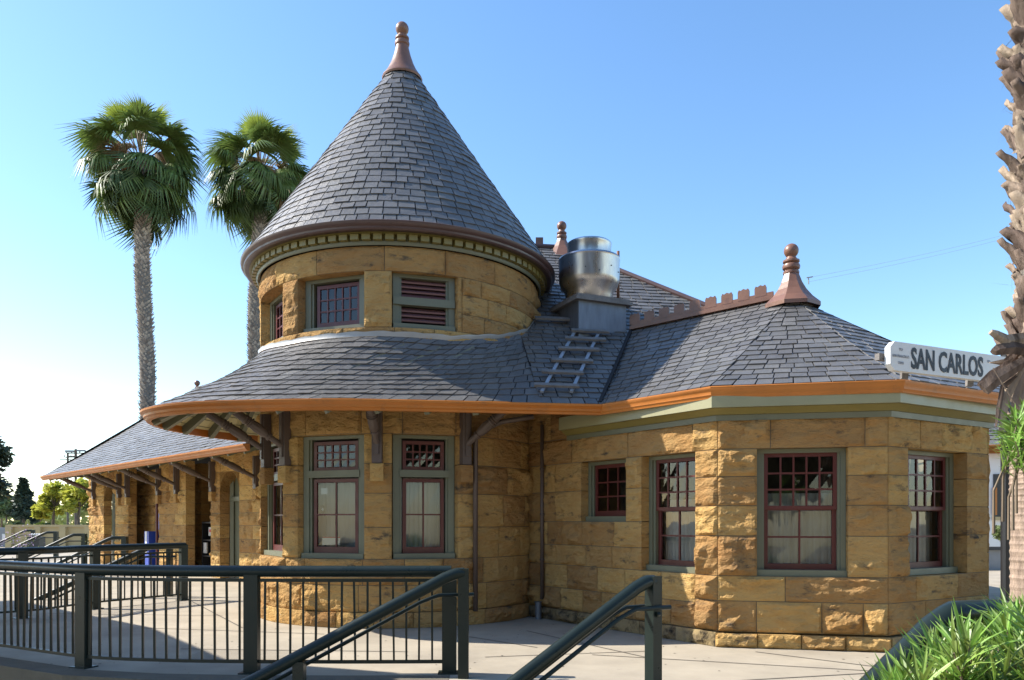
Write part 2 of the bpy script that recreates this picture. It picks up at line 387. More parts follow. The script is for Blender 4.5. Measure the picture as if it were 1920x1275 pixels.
# ---- drum
wall_d = MB().add([tow(0, .1, -.25)]*3, [(0, 1, 2)]).build('wall', 'mortar', ST)
dops = [(a*D2, b*D2, 4.24, 5.03) for a, b in W_OP]
mo = masonry(tow, -105*D2, 115*D2, [4.05, 4.24], [], wall_d, amp=.05, wmin=.6, wmax=1.1)
random.seed(11)
mo = masonry(tow, -105*D2, 22*D2, [4.24, 5.03], dops, wall_d, amp=.062, mortar=mo)
mo = masonry(tow, 22*D2, 115*D2, [4.24, 4.5, 4.78, 5.03], [], wall_d, amp=.062, mortar=mo, wmin=.35)
mo = masonry(tow, -105*D2, 115*D2, [5.03, 5.38], [], wall_d, amp=.058, wmin=.8, wmax=1.2, mortar=mo)
me = mo.build('tmp', 'mortar'); wall_d.data = me.data; bpy.data.objects.remove(me)

# ---- bay walls
c1 = Vector((2.47, 9.30)); c2 = Vector((4.34, 8.92))
dl = Vector((math.cos(R(54)), -math.sin(R(54)))); LEN = 3.75
left = Flat(c1-dl*LEN, dl); front = Flat(c1, c2-c1); dr = Vector((math.cos(R(31)), math.sin(R(31)))); right = Flat(c2, dr)
FL = (c2-c1).length; RLn = 2.12
zc = [.18, .55, .85, 1.33, 1.69, 2.04, 2.37, 2.74]
def wallpart(build):
    wp = MB().add([(0, 13, .1)]*3, [(0, 1, 2)]).build('wall', 'mortar', ST); mo = build(wp)
    me = mo.build('tmp', 'mortar'); wp.data = me.data; bpy.data.objects.remove(me); return wp
random.seed(21)
def bl(wp):
    mo = masonry(left, LEN-.346, LEN, zc[:-1], [], wp, wmin=.4, wmax=.6, amp=.075, cell=.028)
    mo = masonry(left, 0, LEN-.346, [.18, .5, .85, 1.15, 1.5, 1.95, 2.37], [(LEN-1.26, LEN-.346, .85, 2.37), (LEN-2.48, LEN-1.56, 1.5, 2.37)], wp, mortar=mo, wmin=.35, wmax=.8)
    mo = masonry(left, 0, LEN, [2.37, 2.74], [], wp, mortar=mo, wmin=.6, wmax=1.2, amp=.065, cell=.035)
    mo = masonry(left, 0, 1.2, [2.74, 3.2], [], wp, mortar=mo)
    for k in range(6): stone(left, k*LEN/6, (k+1)*LEN/6+(.02 if k == 5 else 0), 0, .18, wp, m='stone_dark', base=.05, amp=.05)
    return mo
BL = wallpart(bl)
def bf(wp):
    mo = masonry(front, 0, FL, zc, [(.46, 1.47, .85, 2.37)], wp, wmin=.38, wmax=1.05, amp=.07, cell=.03)
    for k in range(4): stone(front, -.03+k*(FL+.05)/4, -.03+(k+1)*(FL+.05)/4, 0, .17, wp, m='stone', base=.06, amp=.06, cell=.03)
    return mo
BF = wallpart(bf)
def br(wp):
    mo = masonry(right, 0, RLn, zc, [(.39, 1.64, .85, 2.37)], wp, wmin=.36, wmax=.9, amp=.065)
    for k in range(4): stone(right, k*RLn/4, (k+1)*RLn/4, 0, .17, wp, m='stone_dark', base=.05, amp=.05)
    return mo
BR = wallpart(br)
# end of the bay: wall turning back, seen edge-on
c3 = c2+dr*RLn; rb = Flat(c3, (-.40, .917)); rback = Flat((c3.x-.05, c3.y+.45), (.52, .85))
def be(wp): return masonry(Flat(c3+Vector((.02, 0)), (.10, 1)), 0, 3.2, [0, .55, 1.1, 1.69, 2.37, 2.74], [], wp, wmin=.5, wmax=.9, amp=.05)
BE = wallpart(be)
# ---- wing walls
wd_ = Vector((.70, -.716)).normalized(); Wst = Vector((-4.25, 16.9))
wing = Flat(Wst-wd_*16.2, wd_)           # s = 16.2 - t
def wt(t): return 16.2-t
wz = [0, .38, .72, 1.06, 1.4, 1.72, 2.04, 2.4, 2.8, 3.25]
random.seed(5)
def wf(wp):
    opn = [(wt(4.97), wt(3.83), 0, 2.8), (wt(7.24), wt(5.55), 0, 3.25), (wt(12.0), wt(9.29), 0, 3.25), (wt(14.5), wt(13.3), 0, 2.8)]
    return masonry(wing, 0, wt(1.2), wz, opn, wp, wmin=.5, wmax=.95, amp=.085, cell=.07)
WF = wallpart(wf)
wrec = Flat(Wst-wd_*16.2-Vector((wd_.y, -wd_.x))*.75, wd_); wrec2 = Flat(Wst-wd_*16.2-Vector((wd_.y, -wd_.x))*1.5, wd_)
def wr(wp):
    mo = masonry(wrec, wt(15.2), wt(8.0), wz, [], wp, wmin=.5, wmax=1.1, amp=.085, cell=.07)
    return masonry(wrec2, wt(11.6), wt(4.3), wz, [], wp, wmin=.5, wmax=1.1, amp=.04, cell=.15, mortar=mo)
WR = wallpart(wr)
# porch cheeks, arched doors with their arch stones
for ta, tb in ((4.97, 3.83), (14.5, 13.3)):
    a, b = wt(ta), wt(tb); r_ = (b-a)/2; zc_ = 2.8-r_*.95
    sp = MB(); n = 10
    for sgn in (0, 1):
        pts = [(a if not sgn else b, 2.8)]
        arc = [(a+r_-r_*math.cos(math.pi/2*k/n)*(1 if not sgn else -1), zc_+r_*.95*math.sin(math.pi/2*k/n)) for k in range(n+1)]
        for k in range(n):
            q = [(pts[0][0], 2.8), arc[k], arc[k+1]]
            fr_ = [wing(x, z, -.004) for x, z in q]; bk = [wing(x, z, -.45) for x, z in q]
            sp.add(fr_+bk, [(0, 1, 2), (0, 2, 1), (1, 4, 5, 2), (2, 5, 4, 1)])
    sp.build('arch', 'stone', WF)
    dmb = MB()
    for x0, x1, o_ in ((a, b, -.36),):
        P = [wing(x0, 0, o_), wing(x1, 0, o_), wing(x1, 2.8, o_), wing(x0, 2.8, o_)]
        dmb.add(P+[p+Vector((wd_.y, -wd_.x, 0))*-.06 for p in P], [(0, 1, 2, 3), (7, 6, 5, 4)])
    dr_ = dmb.build('door', 'green', ST)
    fm = MB()
    fm.bar(wing(a+.05, 0, -.32), wing(a+.05, 2.7, -.32), .1, .1); fm.bar(wing(b-.05, 0, -.32), wing(b-.05, 2.7, -.32), .1, .1); fm.bar(wing(a, 2.1, -.31), wing(b, 2.1, -.31), .1, .12)
    fm.build('door_frame', 'green', dr_)
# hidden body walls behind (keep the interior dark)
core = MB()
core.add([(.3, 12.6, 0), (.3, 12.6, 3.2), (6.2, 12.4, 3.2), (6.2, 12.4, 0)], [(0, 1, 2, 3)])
core.build('inner_dark_screen', 'interior', ST)
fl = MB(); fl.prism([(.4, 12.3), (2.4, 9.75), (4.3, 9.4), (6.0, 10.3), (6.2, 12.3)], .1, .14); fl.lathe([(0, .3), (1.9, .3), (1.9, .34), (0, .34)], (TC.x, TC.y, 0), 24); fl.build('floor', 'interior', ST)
cy = MB(); cy.lathe([(1.45, .2), (1.45, 5.3)], (TC.x, TC.y, 0), 24); cy.build('inner_dark_screen', 'interior', ST)  # drum added inside the tower to block bright views through the windows

iw = MB(); iw.prism([(2.95, 10.15), (4.35, 9.85), (5.45, 10.6), (5.6, 12.2), (1.9, 12.2), (1.65, 11.75)], .14, 2.72); iw.build('inner_dark_screen', 'interior', ST)  # dark block added inside the bay so its panes stay dark
# ------------------------------------------------------------------ windows
def window(surf, a, b, z0, z1, recess=.15, kind='hung', curtain=1, side=.09):
    """frame in the opening, red sash, panes and curtain; chord of the curved wall"""
    P0 = surf(a, 0, -recess); P1 = surf(b, 0, -recess); d = (P1-P0).normalized(); nn = Vector((d.y, -d.x, 0)); W = (P1-P0).length
    rec = (surf((a+b)/2, 0, -recess)-(P0+P1)/2).dot(nn)
    def q(x, z, o_=0): return P0+d*x+nn*o_+Vector((0, 0, z))
    def frame_box(mb, x0, x1, za, zb, o0, o1):
        vs = [q(x, z, o_) for o_ in (o0, o1) for x, z in ((x0, za), (x1, za), (x1, zb), (x0, zb))]
        mb.add(vs, [(4, 5, 6, 7), (3, 2, 1, 0), (0, 1, 5, 4), (1, 2, 6, 5), (2, 3, 7, 6), (3, 0, 4, 7)])
    fm = MB(); sw = side
    # outer frame with a stepped inner bead
    frame_box(fm, 0, sw, z0, z1, -.08, .03); frame_box(fm, W-sw, W, z0, z1, -.08, .03)
    frame_box(fm, sw, W-sw, z1-.05, z1, -.08, .03); frame_box(fm, 0.0, W, z0, z0+.075, -.08, .085)
    st = .035
    frame_box(fm, sw, sw+st, z0+.075, z1-.05, -.09, .005); frame_box(fm, W-sw-st, W-sw, z0+.075, z1-.05, -.09, .005)
    x0, x1 = sw+st, W-sw-st; za, zb = z0+.075, z1-.05
    wi = None
    sash = MB(); panes = []
    def lights(xa, xb, ya, yb, nc, nr, fw, o_, mw=.022, bot=None):
        bt = bot or fw
        frame_box(sash, xa, xa+fw, ya, yb, o_-.035, o_); frame_box(sash, xb-fw, xb, ya, yb, o_-.035, o_)
        frame_box(sash, xa+fw, xb-fw, yb-fw, yb, o_-.035, o_); frame_box(sash, xa+fw, xb-fw, ya, ya+bt, o_-.035, o_)
        ia, ib, ja, jb = xa+fw, xb-fw, ya+bt, yb-fw
        for i in range(1, nc): x = ia+(ib-ia)*i/nc; frame_box(sash, x-mw/2, x+mw/2, ja, jb, o_-.028, o_-.004)
        for j in range(1, nr): y = ja+(jb-ja)*j/nr; frame_box(sash, ia, ib, y-mw/2, y+mw/2, o_-.027, o_-.005)
        for i in range(nc):
            for j in range(nr):
                pa, pb = ia+(ib-ia)*i/nc+mw*.3, ia+(ib-ia)*(i+1)/nc-mw*.3; ra, rb_ = ja+(jb-ja)*j/nr+mw*.3, ja+(jb-ja)*(j+1)/nr-mw*.3
                tl = random.uniform(-.002, .002)
                panes.append([q(pa, ra, o_-.018+tl), q(pb, ra, o_-.018-tl), q(pb, rb_, o_-.018), q(pa, rb_, o_-.018)])
    if kind == 'hung':
        mid = za+(zb-za)*.53
        lights(x0, x1, mid-.02, zb, 5 if W > .95 else 4, 3, .045, -.01); lights(x0, x1, za, mid+.02, 2, 2, .05, -.05, bot=.07)
    elif kind == 'transom':
        tz = z0+(z1-z0)*.66
        frame_box(fm, sw, W-sw, tz, tz+.1, -.08, .045)
        lights(x0+.02, x1-.02, tz+.1, zb-.03, 5, 3, .05, -.02); lights(x0+.02, x1-.02, za, tz-.02, 2, 2, .05, -.02, bot=.09)
    elif kind == 'small': lights(x0, x1, za, zb, 3, 3, .05, -.02, bot=.08)
    elif kind == 'row': lights(x0+.04, x1, za, zb-.03, 5, 3, .05, -.02, bot=.09)
    elif kind == 'louvre':
        md = z0+(z1-z0)*.44
        frame_box(fm, 0, W, md, md+.11, -.06, .06)
        for k in range(9):
            z = za+.05+k*(zb-za-.05)/9
            if md-.06 < z < md+.1: continue
            vs = [q(x, z_, o_) for x in (x0, x1) for z_, o_ in ((z, -.01), (z+.055, -.07), (z+.075, -.07), (z+.022, -.002))]
            sash.add(vs, [(0, 1, 5, 4), (1, 2, 6, 5), (2, 3, 7, 6), (3, 0, 4, 7), (3, 2, 1, 0), (4, 5, 6, 7)])
        bk = MB(); bk.add([q(x0, za, -.12), q(x1, za, -.12), q(x1, zb, -.12), q(x0, zb, -.12)], [(0, 1, 2, 3)])
    wi = fm.build('window', 'green', ST)
    if kind == 'louvre':
        sash.build('louvre', 'louvre', wi); bk.build('louvre_back', 'black', wi); return wi
    sash.build('sash', 'sash', wi)
    for P in panes: MB().add(P, [(0, 1, 2, 3)]).build('pane', 'glass', wi)
    if curtain:
        cm = MB(); nC = 60; za_ = z0+.12; zt = za+(zb-za)*curtain
        vs = []
        for i in range(nC+1):
            x = x0-.05+(x1-x0+.1)*i/nC; o_ = -.22+.018*math.sin(i*1.15)+.012*math.sin(i*2.3+1)
            vs += [q(x, za_, o_), q(x, zt, o_*.9-.02)]
        cm.add(vs, [(2*i, 2*i+2, 2*i+3, 2*i+1) for i in range(nC)]); cm.build('curtain', 'curtain', wi, smooth=True)
    wi_q[0] = (q, W); return wi
wi_q = [None]
random.seed(3)
for i, (a, b) in enumerate(W_OP):
    wn = window(tow, a*D2, b*D2, .97, 2.74, .13, 'transom', curtain=.665)
    if i == 0:     # papers behind the panes
        q, W = wi_q[0]
        def card(x, z, w2, h2, m, nme): P = [q(x+dx, z+dz, -.046) for dx, dz in ((0, 0), (w2, 0), (w2, h2), (0, h2))]; MB().add(P, [(0, 1, 2, 3)]).build(nme, m, wn)
        card(W*.24, 1.62, .055, .11, 'black', 'sticker'); card(W*.24, 1.90, .11, .09, 'white', 'paper'); card(W*.26, 1.16, .30, .10, 'white', 'paper'); card(W*.26, 1.265, .30, .014, 'red', 'paper')
        P = [q(W*.24+.0275+.02*math.cos(t*.785), 1.68+.02*math.sin(t*.785), -.0445) for t in range(8)]; MB().add(P, [tuple(range(8))]).build('sticker', 'white', wn)
window(tow, W_OP[0][0]*D2, W_OP[0][1]*D2, 4.24, 5.03, .17, 'row', curtain=0); window(tow, W_OP[1][0]*D2, W_OP[1][1]*D2, 4.24, 5.03, .12, 'louvre'); window(tow, W_OP[2][0]*D2, W_OP[2][1]*D2, 4.24, 5.03, .17, 'row', curtain=0)
window(left, LEN-1.26, LEN-.346, .85, 2.37, .17, 'hung', curtain=.62, side=.06); window(left, LEN-2.48, LEN-1.56, 1.5, 2.37, .17, 'small', curtain=0, side=.06)
window(front, .46, 1.47, .85, 2.37, .13, 'hung', curtain=.66, side=.055); window(right, .39, 1.64, .85, 2.37, .2, 'hung', curtain=.5, side=.08)

# ------------------------------------------------------------------ roofs
ZE = 3.10
EAVE = [(-3.9, 15.2), (-4.55, 14.55), (-5.0, 13.85), (-5.33, 13.1), (-5.48, 12.35), (-5.42, 11.65), (-5.2, 11.05), (-4.75, 10.6), (-4.15, 10.32), (-3.2, 10.15), (-2.16, 10.09), (-1.0, 10.23), (.4, 10.435), (1.2, 10.55)]
def catmull(P, per=6):
    out = []
    for i in range(len(P)-1):
        p0, p1, p2, p3 = P[max(i-1, 0)], P[i], P[i+1], P[min(i+2, len(P)-1)]
        for k in range(per):
            t = k/per; out.append(tuple(.5*((2*p1[c])+(-p0[c]+p2[c])*t+(2*p0[c]-5*p1[c]+4*p2[c]-p3[c])*t*t+(-p0[c]+3*p1[c]-3*p2[c]+p3[c])*t**3) for c in range(len(p1))))
    out.append(tuple(P[-1])); return out
def polyfun(P):
    L = [0]
    for a, b in zip(P, P[1:]): L.append(L[-1]+(Vector(b)-Vector(a)).length)
    def f(u):
        x = max(0, min(1, u))*L[-1]
        for i in range(len(P)-1):
            if x <= L[i+1] or i == len(P)-2:
                t = (x-L[i])/(L[i+1]-L[i]); return Vector(P[i]).lerp(Vector(P[i+1]), t)
    return f, L[-1]
def lay(Sf, parent, rows, wmean=.2, u0=0, u1=1, lift=.02, bounds=None, rag=1.0):
    """slates in courses on the surface Sf(u, v)"""
    def nrm(u, v):
        e = .004; a = Sf(min(u+e, 1), v)-Sf(max(u-e, 0), v); b = Sf(u, min(v+e, 1))-Sf(u, max(v-e, 0)); n_ = a.cross(b)
        return n_.normalized() if n_.length > 1e-9 else Vector((0, 0, 1))
    for r_ in range(rows):
        v0 = r_/rows; v1 = min(1, (r_+1.25)/rows); vm = (v0+v1)/2
        ua, ub = bounds(vm) if bounds else (u0, u1)
        if ub-ua < 1e-4: continue
        n_ = 24; pts = [Sf(ua+(ub-ua)*k/n_, v0) for k in range(n_+1)]; Ls = [0]
        for a, b in zip(pts, pts[1:]): Ls.append(Ls[-1]+(b-a).length)
        tot = Ls[-1]
        if tot < .05: continue
        def uat(x):
            x = max(0, min(tot, x))
            for i in range(n_):
                if x <= Ls[i+1] or i == n_-1: return ua+(ub-ua)*(i+(x-Ls[i])/max(1e-9, Ls[i+1]-Ls[i]))/n_
        x = -random.uniform(0, wmean)
        while x < tot-.01:
            wd = wmean*random.uniform(.8, 1.22); xa, xb = max(0, x)+.0075, min(tot, x+wd)-.0075; x += wd
            if xb-xa < .03: continue
            a, b = uat(xa), uat(xb); n1 = nrm((a+b)/2, vm)
            dv = random.gauss(0, .045)*rag; dv = dv/rows; tw = random.gauss(0, .02)*rag/rows
            lb = lift*random.uniform(1.0, 1.6); th = .015
            B0 = Sf(a, max(0, v0+dv+tw)); B1 = Sf(b, max(0, v0+dv-tw)); T0 = Sf(a, v1); T1 = Sf(b, v1)
            if r_ == 0:
                ex = (B0-T0).normalized()*.03; B0 = B0+ex; B1 = B1+ex
            k1, k2 = random.uniform(-.003, .003), random.uniform(-.003, .003)
            vs = [B0+n1*(lb+k1), B1+n1*(lb+k2), T1+n1*.006, T0+n1*.006, B0+n1*(lb+k1-th), B1+n1*(lb+k2-th), T1-n1*.004, T0-n1*.004]
            slates.add(vs, [(0, 1, 2, 3), (1, 0, 4, 5), (2, 1, 5, 6), (0, 3, 7, 4)], random.random(), parent)
def deck(Sf, nu, nv, name='roof', m='deck', off=0):
    mb = MB(); vs = [Sf(i/nu, j/nv) for j in range(nv+1) for i in range(nu+1)]
    mb.add(vs, [(j*(nu+1)+i, j*(nu+1)+i+1, (j+1)*(nu+1)+i+1, (j+1)*(nu+1)+i) for j in range(nv) for i in range(nu)])
    return mb.build(name, m, ST)
# cone
RE, ZC0, ZC1, RT = 2.56, 5.62, 9.06, .26
def cone(u, v): t = CAMANG+R(-125)+R(250)*u; r_ = RE+(RT-RE)*v; return Vector((TC.x+r_*math.cos(t), TC.y+r_*math.sin(t), ZC0+(ZC1-ZC0)*v))
rf = MB(); rf.lathe([(RE, ZC0), (RT, ZC1)], (TC.x, TC.y, 0), 64); rf.lathe([(2.3, 5.56), (RE, ZC0-.02)], (TC.x, TC.y, 0), 64); roof_c = rf.build('roof', 'deck', ST)
random.seed(31); lay(cone, roof_c, 27, .205, lift=.017)
# cone gutter, bed mould, dentils
gt = MB(); gt.lathe([(2.33, 5.375), (2.345, 5.375), (2.36, 5.40), (2.36, 5.425)], (TC.x, TC.y, 0), 96); gt.build('bed_moulding', 'green', ST, smooth='auto')
gt = MB(); gt.lathe([(2.30, 5.42), (2.33, 5.42), (2.33, 5.515), (2.47, 5.515)], (TC.x, TC.y, 0), 96); gt.build('frieze', 'ochre', ST, smooth='auto')
gt = MB(); gt.lathe([(2.40, 5.525), (2.53, 5.522), (2.55, 5.54), (2.555, 5.565), (2.58, 5.578), (2.60, 5.60), (2.605, 5.63), (2.585, 5.642), (2.54, 5.642), (2.52, 5.62)], (TC.x, TC.y, 0), 128); gt.build('gutter', 'brown', ST, smooth='auto')
db = MB(); db.box((0, 0, 0), (.10, .118, .078)); d0 = db.build('dentil', 'ochre', ST); dm = d0.data; bpy.data.objects.remove(d0)
for k in range(92):
    t = 2*math.pi*k/92; o = bpy.data.objects.new('dentil', dm); COL.objects.link(o); o.parent = ST
    o.matrix_local = Matrix.Translation(Vector((TC.x+2.375*math.cos(t), TC.y+2.375*math.sin(t), 5.468))-Vector((0, 13, 0))) @ Matrix.Rotation(t, 4, 'Z')
def finial(c, prof, sides, name='finial', a0=0, ball=None):
    mb = MB(); mb.lathe(prof, c, sides, a0); o = mb.build(name, 'terra', ST, smooth='auto' if sides > 12 else False)
    if ball:
        r_, z, neck = ball; b2 = MB()
        pr = [(neck, z-r_*3.4), (neck*1.45, z-r_*3.2), (neck*1.45, z-r_*2.9), (neck*1.15, z-r_*2.75), (neck*1.55, z-r_*2.5), (neck*1.62, z-r_*2.2), (neck*1.5, z-r_*1.95), (neck*1.12, z-r_*1.8), (neck*1.5, z-r_*1.6), (neck*1.5, z-r_*1.35), (neck*1.05, z-r_*1.2), (neck*.95, z-r_*1.0)]
        pr += [(r_*math.sin(math.pi*k/10), z-r_*math.cos(math.pi*k/10)) for k in range(2, 11)]
        b2.lathe(pr, c, 20); b2.build('ball', 'terra', o, smooth='auto')
    return o
finial((TC.x, TC.y, 0), [(.335, 9.0), (.345, 9.03), (.33, 9.06), (.31, 9.08), (.25, 9.17), (.19, 9.30), (.145, 9.43), (.11, 9.57), (.092, 9.68), (.085, 9.76)], 24, ball=(.112, 9.89, .078))

# skirt round the tower
skE = [(x, y, ZE) for x, y in EAVE[:13]]; fe, Le = polyfun(catmull(skE))
angs = [(-130, 4.45), (-105, 4.25), (-80, 4.18), (-45, 4.09), (-10, 4.11), (18, 4.10), (40, 4.25), (58, 4.50), (68, 4.80)]
def ringpt(a, z): t = CAMANG+R(a); return (TC.x+(TR+.01)*math.cos(t), TC.y+(TR+.01)*math.sin(t), z)
tp = []
for i in range(len(angs)-1):
    for k in range(6):
        t = k/6; tp.append(ringpt(angs[i][0]*(1-t)+angs[i+1][0]*t, angs[i][1]*(1-t)+angs[i+1][1]*t))
tp.append(ringpt(*angs[-1])); tp[-1] = (.36, 12.57, 4.80)
# pair ring parameter with eave parameter by direction from the tower axis
ft, Lt = polyfun(tp)
def skirt(u, v):
    a = fe(u); ut = min(1, max(0, u**1.0)); b = ft(ut); p = a.lerp(b, v)
    p.z += -.05*math.sin(math.pi*v)*(1 if v < 1 else 0)*.8
    return p
sk = deck(skirt, 60, 8); random.seed(41); lay(skirt, sk, 12, .205, lift=.018)
# flashing ring at the drum base
fb = MB(); vs = []
for i in range(61):
    u = i/60; p = skirt(u, .962); q = ft(u); o_ = Vector((q.x-TC.x, q.y-TC.y, 0)).normalized()
    vs += [p+Vector((0, 0, .035)), q+o_*.03+Vector((0, 0, .035)), q+o_*.034+Vector((0, 0, .062+.008*math.sin(i*2.1)))]
fb.add(vs, [(3*i+j, 3*i+3+j, 3*i+4+j, 3*i+1+j) for i in range(60) for j in (0, 1)]); fb.build('flashing', 'lead', ST, smooth=True)
# main roof plane
md = Vector((.9896, .144)); mn = Vector((-.144, .9896)); mO = Vector((.4, 10.435)); SL = .78
def mainpt(s, d): p = mO+md*s+mn*d; return Vector((p.x, p.y, ZE+SL*d))
PEAK = Vector((1.0, 15.55, 7.13)); dP = (PEAK.xy-mO).dot(mn); sP = (PEAK.xy-mO).dot(md); PEAK.z = ZE+SL*dP
VT = Vector((1.95, 12.62)); dV = (VT-mO).dot(mn); sV = (VT-mO).dot(md)
def mb_bounds(d):
    lft = -.02 if d < 2.1 else -.9 - 0*d
    if d < dV: rgt = .81+(sV-.81)*d/dV
    else: rgt = sP+(dP-d)*1.0
    return lft, rgt
def mainS(u, v):
    d = dP*v; return mainpt(-3+(9.5)*u, d)
def mbd(v): a, b = mb_bounds(dP*v); return (a+3)/9.5, (b+3)/9.5
mr = MB()
pl_ = [mainpt(-.02, 0), mainpt(.81, 0), mainpt(sV, dV), mainpt(sP+(dP-dV), dV), mainpt(sP, dP), mainpt(-1.2, dP), mainpt(-1.2, 2.1), mainpt(-.02, 2.1)]
mr.add(pl_, [tuple(range(8))])
hp = mainpt(sP+dP, 0); mr.add([mainpt(sP, dP), hp, hp+Vector((1.2, 9, 0)), mainpt(sP, dP)+Vector((-1, 6, 0))], [(0, 1, 2, 3)])
mr.add([mainpt(-1.2, dP), mainpt(-1.2, 2.1), mainpt(-1.2, 2.1)+Vector((0, 6, 0)), mainpt(-1.2, dP)+Vector((0, 5, 0))], [(0, 1, 2, 3)])
roof_m = mr.build('roof', 'deck', ST); random.seed(51); lay(mainS, roof_m, int(dP*1.27/.145), .21, bounds=mbd, lift=.018)
hc = MB(); a, b = mainpt(sP, dP)+Vector((0, 0, .03)), mainpt(sP+dP*.62, dP*.38)+Vector((0, 0, .03)); hc.tube([a, b], .055, 8); hc.tube([mainpt(-1.2, dP)+Vector((0, 0, .03)), a], .055, 8); hc.build('hip_cap', 'brown', ST)
finial((PEAK.x, PEAK.y, 0), [(.42, PEAK.z-.32), (.40, PEAK.z-.26), (.36, PEAK.z-.22), (.27, PEAK.z-.10), (.18, PEAK.z+.02), (.11, PEAK.z+.14), (.085, PEAK.z+.22)], 8, a0=R(22.5), ball=(.098, PEAK.z+.46, .066))
cr0 = MB()
for k in range(3): cr0.box((PEAK.x-.45-.27*k, PEAK.y-.03, PEAK.z+.1), (.15, .03, .24))
cr0.build('cresting', 'terra', ST)

# bay roof
C1 = Vector((2.358, 9.134, ZE)); C2 = Vector((4.39, 8.70, ZE)); C3 = Vector((6.42, 9.82, ZE)); J = Vector((1.2, 10.55, ZE)); PB = Vector((4.08, 11.3, 4.78)); VB = Vector((1.95, 12.62, ZE+SL*dV))
BKR = Vector((7.3, 12.6, ZE)); 
def ruled(a, b, c, d, sag=.05):
    def f(u, v):
        p = a.lerp(b, u).lerp(d.lerp(c, u), v); p.z -= sag*math.sin(math.pi*v)*(1-v*.5); return p
    return f
bay_l = ruled(J, C1, PB, VB); bay_f = ruled(C1, C2, PB+Vector((.001, 0, 0)), PB); bay_r = ruled(C2, C3, PB+Vector((.002, 0, 0)), PB); bay_b = ruled(C3, BKR, PB+Vector((.003, 0, 0)), PB, 0)
for i, (f_, nn) in enumerate(((bay_l, .2), (bay_f, .21), (bay_r, .2), (bay_b, .25))):
    dk = deck(f_, 10, 10); random.seed(61+i)
    if i < 3: lay(f_, dk, 19 if i else 18, nn, lift=.016, rag=.8)
finial((PB.x, PB.y, 0), [(.41, 4.60), (.41, 4.655), (.385, 4.68), (.30, 4.76), (.215, 4.87), (.155, 4.98), (.115, 5.09), (.092, 5.17)], 8, a0=R(12), ball=(.105, 5.455, .078))
# cresting along the bay ridge
rv = (VB-PB); rl = rv.length; ru = rv.normalized(); base = MB(); side = Vector((ru.y, -ru.x, 0)).normalized()
base.bar(PB+ru*.25+Vector((0, 0, .03)), VB+Vector((0, 0, .03)), .17, .05); base.bar(PB+ru*.25+Vector((0, 0, .09)), VB+Vector((0, 0, .09)), .035, .10)
crb = base.build('cresting', 'terra', ST)
mer = None; nm = 9
for k in range(nm):
    c = PB+ru*(.44+k*(rl-.5)/(nm-1)); mb = MB()
    prof = [(-.085, 0), (.085, 0), (.085, .13), (.068, .165), (.04, .15), (0, .17), (-.04, .15), (-.068, .165), (-.085, .13)]
    fr_ = [c+ru*x+Vector((0, 0, .10+z))+side*.02 for x, z in prof]; bk = [p-side*.04 for p in fr_]; n = len(prof)
    mb.add(fr_+bk, [tuple(range(n)), tuple(range(2*n-1, n-1, -1))]+[(i, i+n, (i+1) % n+n, (i+1) % n) for i in range(n)]); mb.build('merlon', 'terra', crb)
# valley debris line
vl = MB(); vl.bar(J+Vector((0, 0, .03)), VB+Vector((0, 0, .04)), .05, .02); vl.build('valley_flashing', 'deck', ST)

# wing roof
WA = Vector((-5.4, 15.8, ZE)); WB = Vector((-16.5, 27.2, ZE)); WP = Vector((-11.05, 27.14, 6.23)); WQ = Vector((-1.4, 17.3, 6.23)); WC = Vector((-11, 32.7, ZE))
wingS = ruled(WB, WA, WQ, WP, .16); wk = deck(wingS, 12, 8); random.seed(71); lay(wingS, wk, 30, .27, lift=.02)
MB().add([WB, WP, WC], [(0, 1, 2)]).build('roof', 'deck', ST); MB().add([WP, WQ, WQ+Vector((5.5, 5.3, -3.1)), WC], [(0, 1, 2, 3)]).build('roof', 'deck', ST)
finial((WP.x, WP.y, 0), [(.2, 5.9), (.12, 6.0), (.06, 6.1)], 8, ball=(.10, 6.36, .05))

# gutters in orange, swept along the eaves
GP = [(-.05, -.135), (.02, -.135), (.03, -.108), (.055, -.095), (.06, -.065), (.075, -.05), (.10, -.03), (.105, -.004), (.085, .004), (-.05, .004)]
ep = [(x, y, ZE-.012) for x, y in catmull(EAVE, 5)]
sweep(ep, GP).build('gutter', 'orange', ST, smooth='auto')
sweep([(J.x, J.y, ZE-.012), (C1.x, C1.y, ZE-.012), (C2.x, C2.y, ZE-.012), (C3.x, C3.y, ZE-.012)], [(o_*.45, z) for o_, z in GP]).build('gutter', 'orange', ST, smooth='auto')
sweep([(WB.x, WB.y, ZE-.012), (WA.x, WA.y, ZE-.012)], GP).build('gutter', 'orange', ST, smooth='auto')
# bay cornice
wl = [(c1-dl*2.75), c1, c2, c3+dr*.05]
sweep([(p.x, p.y, 0) for p in wl], [(-.1, 2.705), (.05, 2.705), (.055, 2.772), (-.1, 2.772)]).build('cornice', 'green', ST)
sweep([(p.x, p.y, 0) for p in wl], [(-.1, 2.775), (.07, 2.775), (.085, 2.79), (.14, 2.825), (.165, 2.842), (-.1, 2.842)]).build('cove_moulding', 'ochre', ST, smooth='auto')
sweep([(p.x, p.y, 0) for p in wl], [(-.1, 2.845), (.20, 2.845), (.20, 3.03), (-.1, 3.03)]).build('fascia', 'fasciap', ST)
